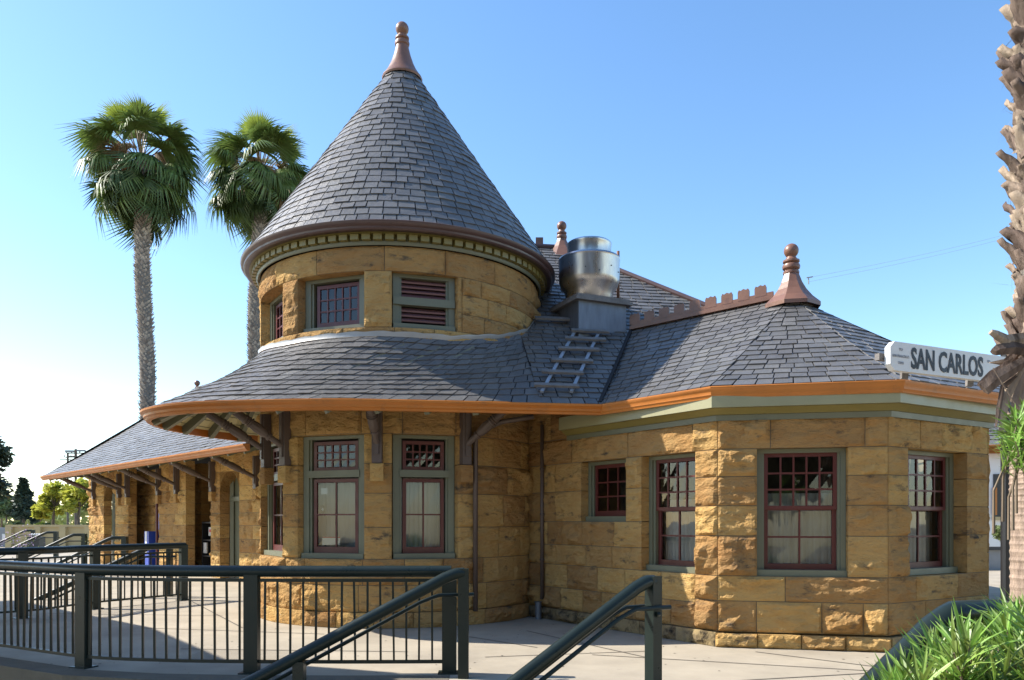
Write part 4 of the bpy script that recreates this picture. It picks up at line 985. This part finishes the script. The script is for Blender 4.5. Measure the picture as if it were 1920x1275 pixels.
def bush_top(px):   # outline of the bush against the wall, row in the photograph
    P = [(1560, 1400), (1640, 1268), (1680, 1245), (1720, 1215), (1760, 1190), (1800, 1160), (1850, 1140), (1900, 1120), (1990, 1110)]
    for (a, b), (c, d) in zip(P, P[1:]):
        if px <= c: return b+(d-b)*(px-a)/(c-a)
    return 1110
tips = []
for k in range(330):
    px = random.uniform(1650, 2060); Y = random.uniform(2.35, 3.6); row = bush_top(px)+ (random.random()**1.3)*230+28+max(0, (3.0-Y))*25
    if row > 1400: continue
    dr_ = Vector((random.uniform(-.6, .35), random.uniform(-.6, .2), 1)).normalized(); tips.append((at(px, row, Y), dr_))
shrub('leafy_bush', tips, BU, Lf=(.10, .175), nl=30, seed=3, limit=300)
SP = empty('leafy_sprig', tuple(at(1935, 800, 4.6)), 'sprig of pale green narrow leaves hanging beside the shaggy palm trunk', 'plant')
tips = []
for k in range(26):
    px = random.uniform(1898, 1965); row = random.uniform(775, 830); Y = random.uniform(4.3, 4.8); tips.append((at(px, row, Y), Vector((random.uniform(-1, .2), random.uniform(-.5, .2), random.uniform(-.3, 1))).normalized()))
shrub('sprig', tips, SP, Lf=(.11, .18), nl=22, seed=5, limit=120)

# ------------------------------------------------------------------ small things by the wing
SHF = empty('magazine_shelf', tuple(wing(wt(6.4), 0, -.9)), 'black shelf of framed posters and magazines in the dark doorway', 'shelf')
a = wt(7.1); b_ = wt(5.7)
mb = MB()
def wbox(mb, s0, s1, z0, z1, o0, o1):
    P = [wing(s, z, o_) for o_ in (o0, o1) for s, z in ((s0, z0), (s1, z0), (s1, z1), (s0, z1))]
    mb.add(P, [(4, 5, 6, 7), (3, 2, 1, 0), (0, 1, 5, 4), (1, 2, 6, 5), (2, 3, 7, 6), (3, 0, 4, 7)]); return mb
wbox(mb, a, b_, 0, 1.5, -.75, -.7); wbox(mb, a, a+.06, 0, 1.5, -.75, -.4); wbox(mb, b_-.06, b_, 0, 1.5, -.75, -.4)
for z in (.05, .5, .95, 1.45): wbox(mb, a, b_, z, z+.04, -.75, -.4)
mb.build('frame', 'black', SHF)
for s, z, w2, h2, m_ in ((.5, 1.1, .32, .24, 'poster'), (.95, 1.1, .36, .34, 'poster'), (.55, 1.2, .2, .08, 'red'), (.15, .6, .22, .3, 'poster'), (.85, .62, .34, .28, 'white'), (.9, .68, .18, .16, 'poster')):
    wbox(MB(), a+s, a+s+w2, z, z+h2, -.42, -.385 if m_ != 'red' else -.38).build('poster', m_, SHF)
NB = empty('news_box', tuple(wing(wt(9.7), 0, .2)), 'blue newspaper box by the sandstone pier with white panel', 'news box')
wbox(MB(), wt(9.95), wt(9.6), 0, 1.2, -.25, .2).build('body', 'blue', NB); wbox(MB(), wt(9.84), wt(9.72), .55, 1.2, .2, .215).build('panel', 'white', NB)
wbox(MB(), wt(9.75), wt(9.6), 1.25, 1.75, -.3, -.15).build('hood', 'blue', NB)

# ------------------------------------------------------------------ tan wall, planter, grey cabinet
TWL = empty('tan_wall', (-26, 48, -.1), 'long low tan wall with recessed panels behind the far handrails', 'wall')
Yw = 44; xa, xb = gx(14, Yw), gx(178, Yw); zt_ = CZ+(HZ-988)/F*Yw; zb_ = -1.3
MB().box(((xa+xb)/2, Yw+.2, (zt_+zb_)/2), (xb-xa, .3, zt_-zb_)).build('wall', 'tan', TWL)
MB().box(((xa+xb)/2, Yw+.2, zt_+.06), (xb-xa+.2, .5, .12)).build('coping', 'tan', TWL)
for p_ in (14, 68, 115, 162): MB().box((gx(p_, Yw)+.15, Yw, (zt_+zb_)/2), (.35, .35, zt_-zb_)).build('pilaster', 'tan', TWL)
GC = MB().box((gx(3, 46), 46, .3), (1.6, .6, 1.7)); GC = GC.build('grey_cabinet', 'grey'); tag(GC, 'grey utility cabinet at the left edge beside the tan wall', 'cabinet')
MB().box((gx(7, 45.6), 45.65, .6), (.25, .02, .35)).build('notice', 'white', GC)
PLN = empty('dark_planter', (gx(68, 36), 36, 0), 'dark slatted box with four white knobs in front of the tan wall', 'planter')
MB().box((gx(68, 36), 36, .15), (.55, .5, 1.3)).build('box', 'black', PLN)
for k in range(4): MB().lathe([(0, -.06), (.05, -.03), (.05, .03), (0, .06)], (gx(63+k*4.5, 36), 35.9, .9), 8).build('knob', 'white', PLN)
def flower(name, px, py, Y, r, m2, label):
    root = empty(name, tuple(at(px, py+r/Y*F*.5, Y)), label, 'plant'); mb = MB(); fl_ = MB(); rnd = random.Random(px)
    c = at(px, py, Y)
    for k in range(260):
        p = c+Vector((rnd.gauss(0, .45), rnd.gauss(0, .3), rnd.gauss(0, .4)))*r; d = Vector((rnd.uniform(-1, 1), rnd.uniform(-1, 1), rnd.uniform(-.3, 1))).normalized(); v, f_ = leaf_vs(p, d, Vector((0, 0, 1)) if abs(d.z) < .9 else Vector((1, 0, 0)), .12*r, .06*r)
        (fl_ if k % 2 and m2 else mb).add(v, f_, rnd.random())
    mb.build('foliage', 'gleaf', root, kind='stuff')
    if m2: fl_.build('flowers', m2, root, kind='stuff')
flower('flowering_shrub', 34, 1020, 30, .75, 'lilac', 'shrub with pale lilac flowers in front of the tan wall'); flower('small_shrub', 168, 1016, 26, .4, None, 'small green shrub at the foot of the left sandstone pier')

# ------------------------------------------------------------------ trees, field, cars, poles
def tree(name, px, base_py, top_py, Y, wpx, m, label, n=1400, lf=.3, seed=0, shape='round', cat='tree', group=None, gz=None):
    rnd = random.Random(seed); b = at(px, base_py, Y); t = at(px, top_py, Y)
    if gz: b = Vector((gz[0], gz[1], -1.6)); t = Vector((gz[0], gz[1], gz[2]-1.6))
    H_ = t.z-b.z; Rr = wpx/F*Y/2; root = empty(name, tuple(b), label, cat, group)
    tr = MB(); th = H_*(.75 if shape != 'bush' else .3); pth_ = [Vector((.04*H_*math.sin(k+seed)*k/5, 0, th*k/5)) for k in range(6)]; tr.tube(pth_, [H_*.028*(1-.13*k)+.02 for k in range(6)], 8)
    cl = []
    if shape == 'round':
        for k in range(16): a = rnd.uniform(0, 6.28); rr = rnd.uniform(.15, .8)*Rr; z = H_*rnd.uniform(.42, .92); q = 1-abs(z/H_-.62)*1.3; cl.append((Vector((math.cos(a)*rr*q, math.sin(a)*rr*q, z)), Rr*rnd.uniform(.22, .42)))
    elif shape == 'cone':
        for k in range(26): z = H_*(.15+.83*(k/26)); rr = Rr*(1-z/H_)*rnd.uniform(.5, 1.0); a = k*2.4; cl.append((Vector((math.cos(a)*rr, math.sin(a)*rr, z)), Rr*(.10+.34*(1-z/H_))))
    else:
        for k in range(9): a = rnd.uniform(0, 6.28); rr = rnd.uniform(.1, .7)*Rr; cl.append((Vector((math.cos(a)*rr, math.sin(a)*rr, H_*rnd.uniform(.3, .75))), Rr*.4))
    for c, r in cl:
        if shape == 'round': tr.tube([pth_[3], (pth_[3]+c)/2+Vector((0, 0, -.03*H_)), c], [H_*.014, H_*.009, H_*.004], 5)
    local_build(tr, 'trunk', 'trunk', root, smooth=True); lv = MB()
    for k in range(n):
        c, r = cl[k % len(cl)]; d = Vector((rnd.gauss(0, 1), rnd.gauss(0, 1), rnd.gauss(0, .8))); d = d.normalized()*r*rnd.uniform(.35, 1.1); p = c+d; s = lf*rnd.uniform(.5, 1.2)
        e = Vector((rnd.uniform(-1, 1), rnd.uniform(-1, 1), rnd.uniform(-.6, .6))).normalized(); g_ = e.cross(Vector((rnd.uniform(-1, 1), rnd.uniform(-1, 1), rnd.uniform(-1, 1)))).normalized()
        lv.add([p-e*s, p-g_*s*.45, p+e*s, p+g_*s*.45], [(0, 1, 2, 3)], rnd.random())
    local_build(lv, 'crown', m, root); return root
tree('pine_tree', -58, 1010, 812, 60, 178, 'dleaf', 'big dark pine whose crown reaches in at the left edge', 9000, .30, 1)
tree('conifer', 44, 985, 895, 85, 52, 'dleaf', 'dark blue-green conical conifer in the far left background', 2600, .42, 2, 'cone')
for i, (px, bp, tpp, Y, wp, lab, n) in enumerate(((148, 996, 898, 62, 78, 'largest yellow-green young tree just left of the sandstone pier', 2600), (100, 994, 905, 64, 62, 'yellow-green young tree left of the largest one', 2000), (76, 992, 938, 66, 40, 'small yellow-green tree right of the conical conifer', 900), (172, 992, 910, 70, 40, 'darker green young tree half hidden by the station pier', 900))):
    tree('young_tree', px, bp, tpp, Y, wp, 'yleaf' if i < 3 else 'gleaf', lab, n, .26, 10+i, group='young trees in the car park')
tree('green_tree', 12, 980, 935, 100, 60, 'gleaf', 'mid green rounded tree behind the conifer at far left', 1800, .5, 20)
tree('green_tree', -8, 982, 930, 95, 46, 'gleaf', 'olive tree at the far left edge below the pine', 1200, .5, 21)
for i, (px, wp, c) in enumerate(((35, 22, 'gleaf'), (77, 30, 'yleaf'), (163, 16, 'gleaf'), (90, 14, 'gleaf'))):
    tree('low_bush', px, 992, 981 if i else 979, 58, wp, c, ['low green bush in front of the silver car', 'low yellowish bush right of the silver car', 'low dark bush beside the pier behind the tan wall', 'tall green weed clump behind the yellowish bush'][i], 500, .16, 30+i, 'bush', 'bush')
for i, (x_, y_, w_) in enumerate(((-9, -15, 14), (-1, -19, 14), (8, -15, 13), (17, -14, 14))):   # trees across the street: seen only mirrored in the panes
    rt_ = tree('street_tree', 960, 978, 978, 30, w_*F/30, 'dleaf', ['bushy street tree opposite the tower', 'tall street tree opposite the downpipe', 'street tree opposite the bay', 'street tree opposite the palm'][i], 4500, .8, 60+i, gz=(x_, y_, 13))
field = MB(); field.add([(-400, 52, -.95), (60, 52, -.95), (120, 400, -.9), (-500, 400, -.9)], [(0, 1, 2, 3)]); struct('far_car_park', field, 'drygrass')
lot = MB(); lot.add([(-200, 74, -.94), (-10, 74, -.94), (-10, 140, -.93), (-260, 140, -.93)], [(0, 1, 2, 3)]); struct('parking_road', lot, 'grey')
tl = MB(); rnd = random.Random(4)
for k in range(7000):
    x = rnd.uniform(-300, 120); y = rnd.uniform(150, 240); z = rnd.uniform(-.9, 4.2+2*noise.noise(Vector((x*.05, 0, 3)))); s = rnd.uniform(.5, 1.3); e = Vector((rnd.uniform(-1, 1), rnd.uniform(-1, 1), rnd.uniform(-.6, .6))).normalized(); g_ = e.cross(Vector((0, 1, .3))).normalized()
    tl.add([Vector((x, y, z))-e*s, Vector((x, y, z))-g_*s, Vector((x, y, z))+e*s, Vector((x, y, z))+g_*s], [(0, 1, 2, 3)], rnd.random())
tw = tl.build('distant_tree_line', 'gleaf', None, kind='stuff'); tw['label'] = 'low line of distant trees behind the car park'; tw['category'] = 'trees'
gr = MB()
for k in range(9000):
    x = rnd.uniform(-75, -14); y = rnd.uniform(50, 75); h = rnd.uniform(.3, .75); d = rnd.uniform(-.15, .15)
    gr.add([(x-.05, y, -.95), (x+.05, y, -.95), (x+d, y, -.95+h)], [(0, 1, 2)], rnd.random())
go = gr.build('dry_grass', 'drygrass', None, kind='stuff'); go['label'] = 'dry straw-coloured grass beyond the tan wall'; go['category'] = 'grass'
def car(px, Y, rz, m, label, L=4.4, W=1.75, Hh=1.42, gz=-.94, group='cars in the far car park'):
    root = empty('parked_car', (gx(px, Y), Y, gz), label, 'car', group, rz); pr = [(-L/2, .35), (-L/2, .78), (-L*.42, .9), (-L*.26, .95), (-L*.16, Hh-.03), (L*.14, Hh), (L*.28, .97), (L*.47, .82), (L/2, .65), (L/2, .33)]
    body = MB(); n = len(pr)
    def wdt(z): return W/2*(1 if z < 1 else .8)
    body.add([(x, -wdt(z), z) for x, z in pr]+[(x, wdt(z), z) for x, z in pr], [tuple(range(n)), tuple(range(2*n-1, n-1, -1))]+[(i, i+n, (i+1) % n+n, (i+1) % n) for i in range(n)]); local_build(body, 'body', m, root)
    for s in (-1, 1):
        gw = MB(); gw.add([(-L*.22, s*(W/2*.93), .99), (L*.24, s*(W/2*.93), .99), (L*.13, s*(W/2*.82), Hh-.07), (-L*.15, s*(W/2*.82), Hh-.07)], [(0, 1, 2, 3)]); local_build(gw, 'side_window', 'black', root)
        for x in (-L*.32, L*.31):
            wl_ = MB(); wl_.tube([(x, s*(W/2-.2), .32), (x, s*(W/2+.02), .32)], .32, 14); local_build(wl_, 'wheel', 'tyre', root)
    gw = MB(); gw.add([(-L*.27, -W*.38, .96), (-L*.27, W*.38, .96), (-L*.17, W*.34, Hh-.05), (-L*.17, -W*.34, Hh-.05)], [(3, 2, 1, 0)]); gw.add([(L*.29, -W*.38, .98), (L*.29, W*.38, .98), (L*.16, W*.34, Hh-.03), (L*.16, -W*.34, Hh-.03)], [(0, 1, 2, 3)]); local_build(gw, 'windscreen', 'black', root)
    return root
car(45, 68, .4, 'silver', 'silver saloon car behind the low green bush at far left'); car(68, 71, 1.4, 'bluecar', 'blue car half hidden right of the silver car'); car(125, 84, .1, 'whitecar', 'white car behind the trunks of the young trees'); car(107, 66, 1.5, 'bluecar', 'dark blue upright vehicle behind a young tree trunk', Hh=1.8); car(175, 88, .2, 'whitecar', 'white car beside the sandstone pier far away')
def pole(px, top, Y, label, arms):
    b = at(px, 985, Y); root = empty('utility_pole', (b.x, Y, -.9), label, 'utility pole', 'utility poles'); t = at(px, top, Y); MB().tube([(b.x, Y, -.9), (b.x, Y, t.z)], .16, 8).build('pole', 'trunk', root)
    for z, l1, l2 in arms: MB().bar((b.x-l1, Y, t.z-z), (b.x+l2, Y, t.z-z), .12, .14).build('crossarm', 'trunk', root)
    for x in (-1.2, -.5, .5, 1.2): MB().tube([(b.x+x, Y, t.z-arms[0][0]), (b.x+x, Y, t.z-arms[0][0]+.35)], .07, 6).build('insulator', 'grey', root)
pole(142, 842, 95, 'nearer utility pole with a lamp arm and top crossarm above the wing roof', ((.5, 1.1, 1.4), (.9, 1.0, 0))); pole(127, 850, 120, 'farther utility pole with two crossarms above the wing roof', ((.6, .4, 1.3), (1.0, 1.2, .6))); pole(3, 932, 150, 'distant utility pole at the left edge of the view', ((.3, 1.2, 1.2), (1.2, 1.4, 1.4)))
LB = MB(); pb_ = at(131, 846, 95); LB.box(tuple(pb_), (1.0, .4, .22)); LB.box(tuple(at(152, 845, 95)), (.9, .4, .2)); o = LB.build('street_light', 'grey'); tag(o, 'pair of grey lamp heads on the nearer utility pole', 'street light')
for i, (y0, y1) in enumerate(((520, 437), (528, 444))):
    P = [at(1518+(2000-1518)*t, y0+(y1-62*0-y0)*t*1.33+6*math.sin(math.pi*t), 40+8*t) for t in [k/12 for k in range(13)]]
    o = MB().tube(P, .006, 4).build('overhead_wire', 'grey'); tag(o, ['upper', 'lower'][i]+' thin overhead wire crossing the sky right of the bay finial', 'wire', 'overhead wires')
o = MB().bar(at(1512, 521, 40), at(1524, 519, 40), .05, .05).tube([at(1516, 522, 40), at(1516, 533, 40)], .03, 5).build('wire_fitting', 'grey'); tag(o, 'small fitting at the left end of the overhead wires', 'wire fitting')

# ------------------------------------------------------------------ far right: white building, hedge, grey wall
WBD = empty('white_building', (gx(1900, 34), 34, -1), 'white building with a dark window and red tile edge, between bay and palm', 'building')
x0, x1 = gx(1835, 34), gx(2300, 34); MB().box(((x0+x1)/2, 36, 3), (x1-x0, 4, 8.6)).build('wall', 'white', WBD)
MB().box((gx(1880, 33.9), 33.97, CZ+(HZ-930)/F*34), (34/F*30, .08, 34/F*82)).build('window', 'black', WBD)
MB().box((gx(1880, 33.9), 33.9, CZ+(HZ-972)/F*34), (34/F*36, .16, .14)).build('sill', 'tan', WBD); MB().box((gx(1865.5, 33.9), 33.9, CZ+(HZ-940)/F*34), (.16, .05, 1.2)).build('sign_strip', 'orange', WBD)
mb = MB()
for k in range(30): mb.tube([(x0+.05+k*.36, 33.2, CZ+(HZ-845)/F*34), (x0+.05+k*.36, 34.4, CZ+(HZ-838)/F*34)], .17, 8)
mb.build('roof_tiles', 'redtile', WBD)
GW = MB().box((gx(1900, 24), 24, CZ+(HZ-1063)/F*24), (6, .3, 24/F*66)).build('grey_wall', 'grey'); tag(GW, 'low grey rendered wall below the clipped hedge at the right', 'wall')
MB().box((gx(1900, 24), 23.98, CZ+(HZ-1028)/F*24), (6.1, .42, .1)).build('coping', 'asphalt', GW)
tree('hedge', 1880, 1030, 982, 25.5, 50, 'gleaf', 'clipped dark green hedge above the grey wall at the right', 2600, .07, 50, 'bush', 'hedge')
BG = MB().lathe([(0, 0), (.3, .02), (.36, .2), (.3, .42), (.16, .5), (.08, .56)], (gx(1893, 9.5), 9.5, 0), 14); BG.box((gx(1872, 9.6), 9.6, .22), (.5, .4, .42)); o = BG.build('black_bag', 'black', None, smooth='auto'); tag(o, 'black refuse bag and box on the ground at the foot of the bay right end', 'bag')
print('objects', len(bpy.data.objects), 'polys', sum(len(o.data.polygons) for o in bpy.data.objects if o.type == 'MESH'))
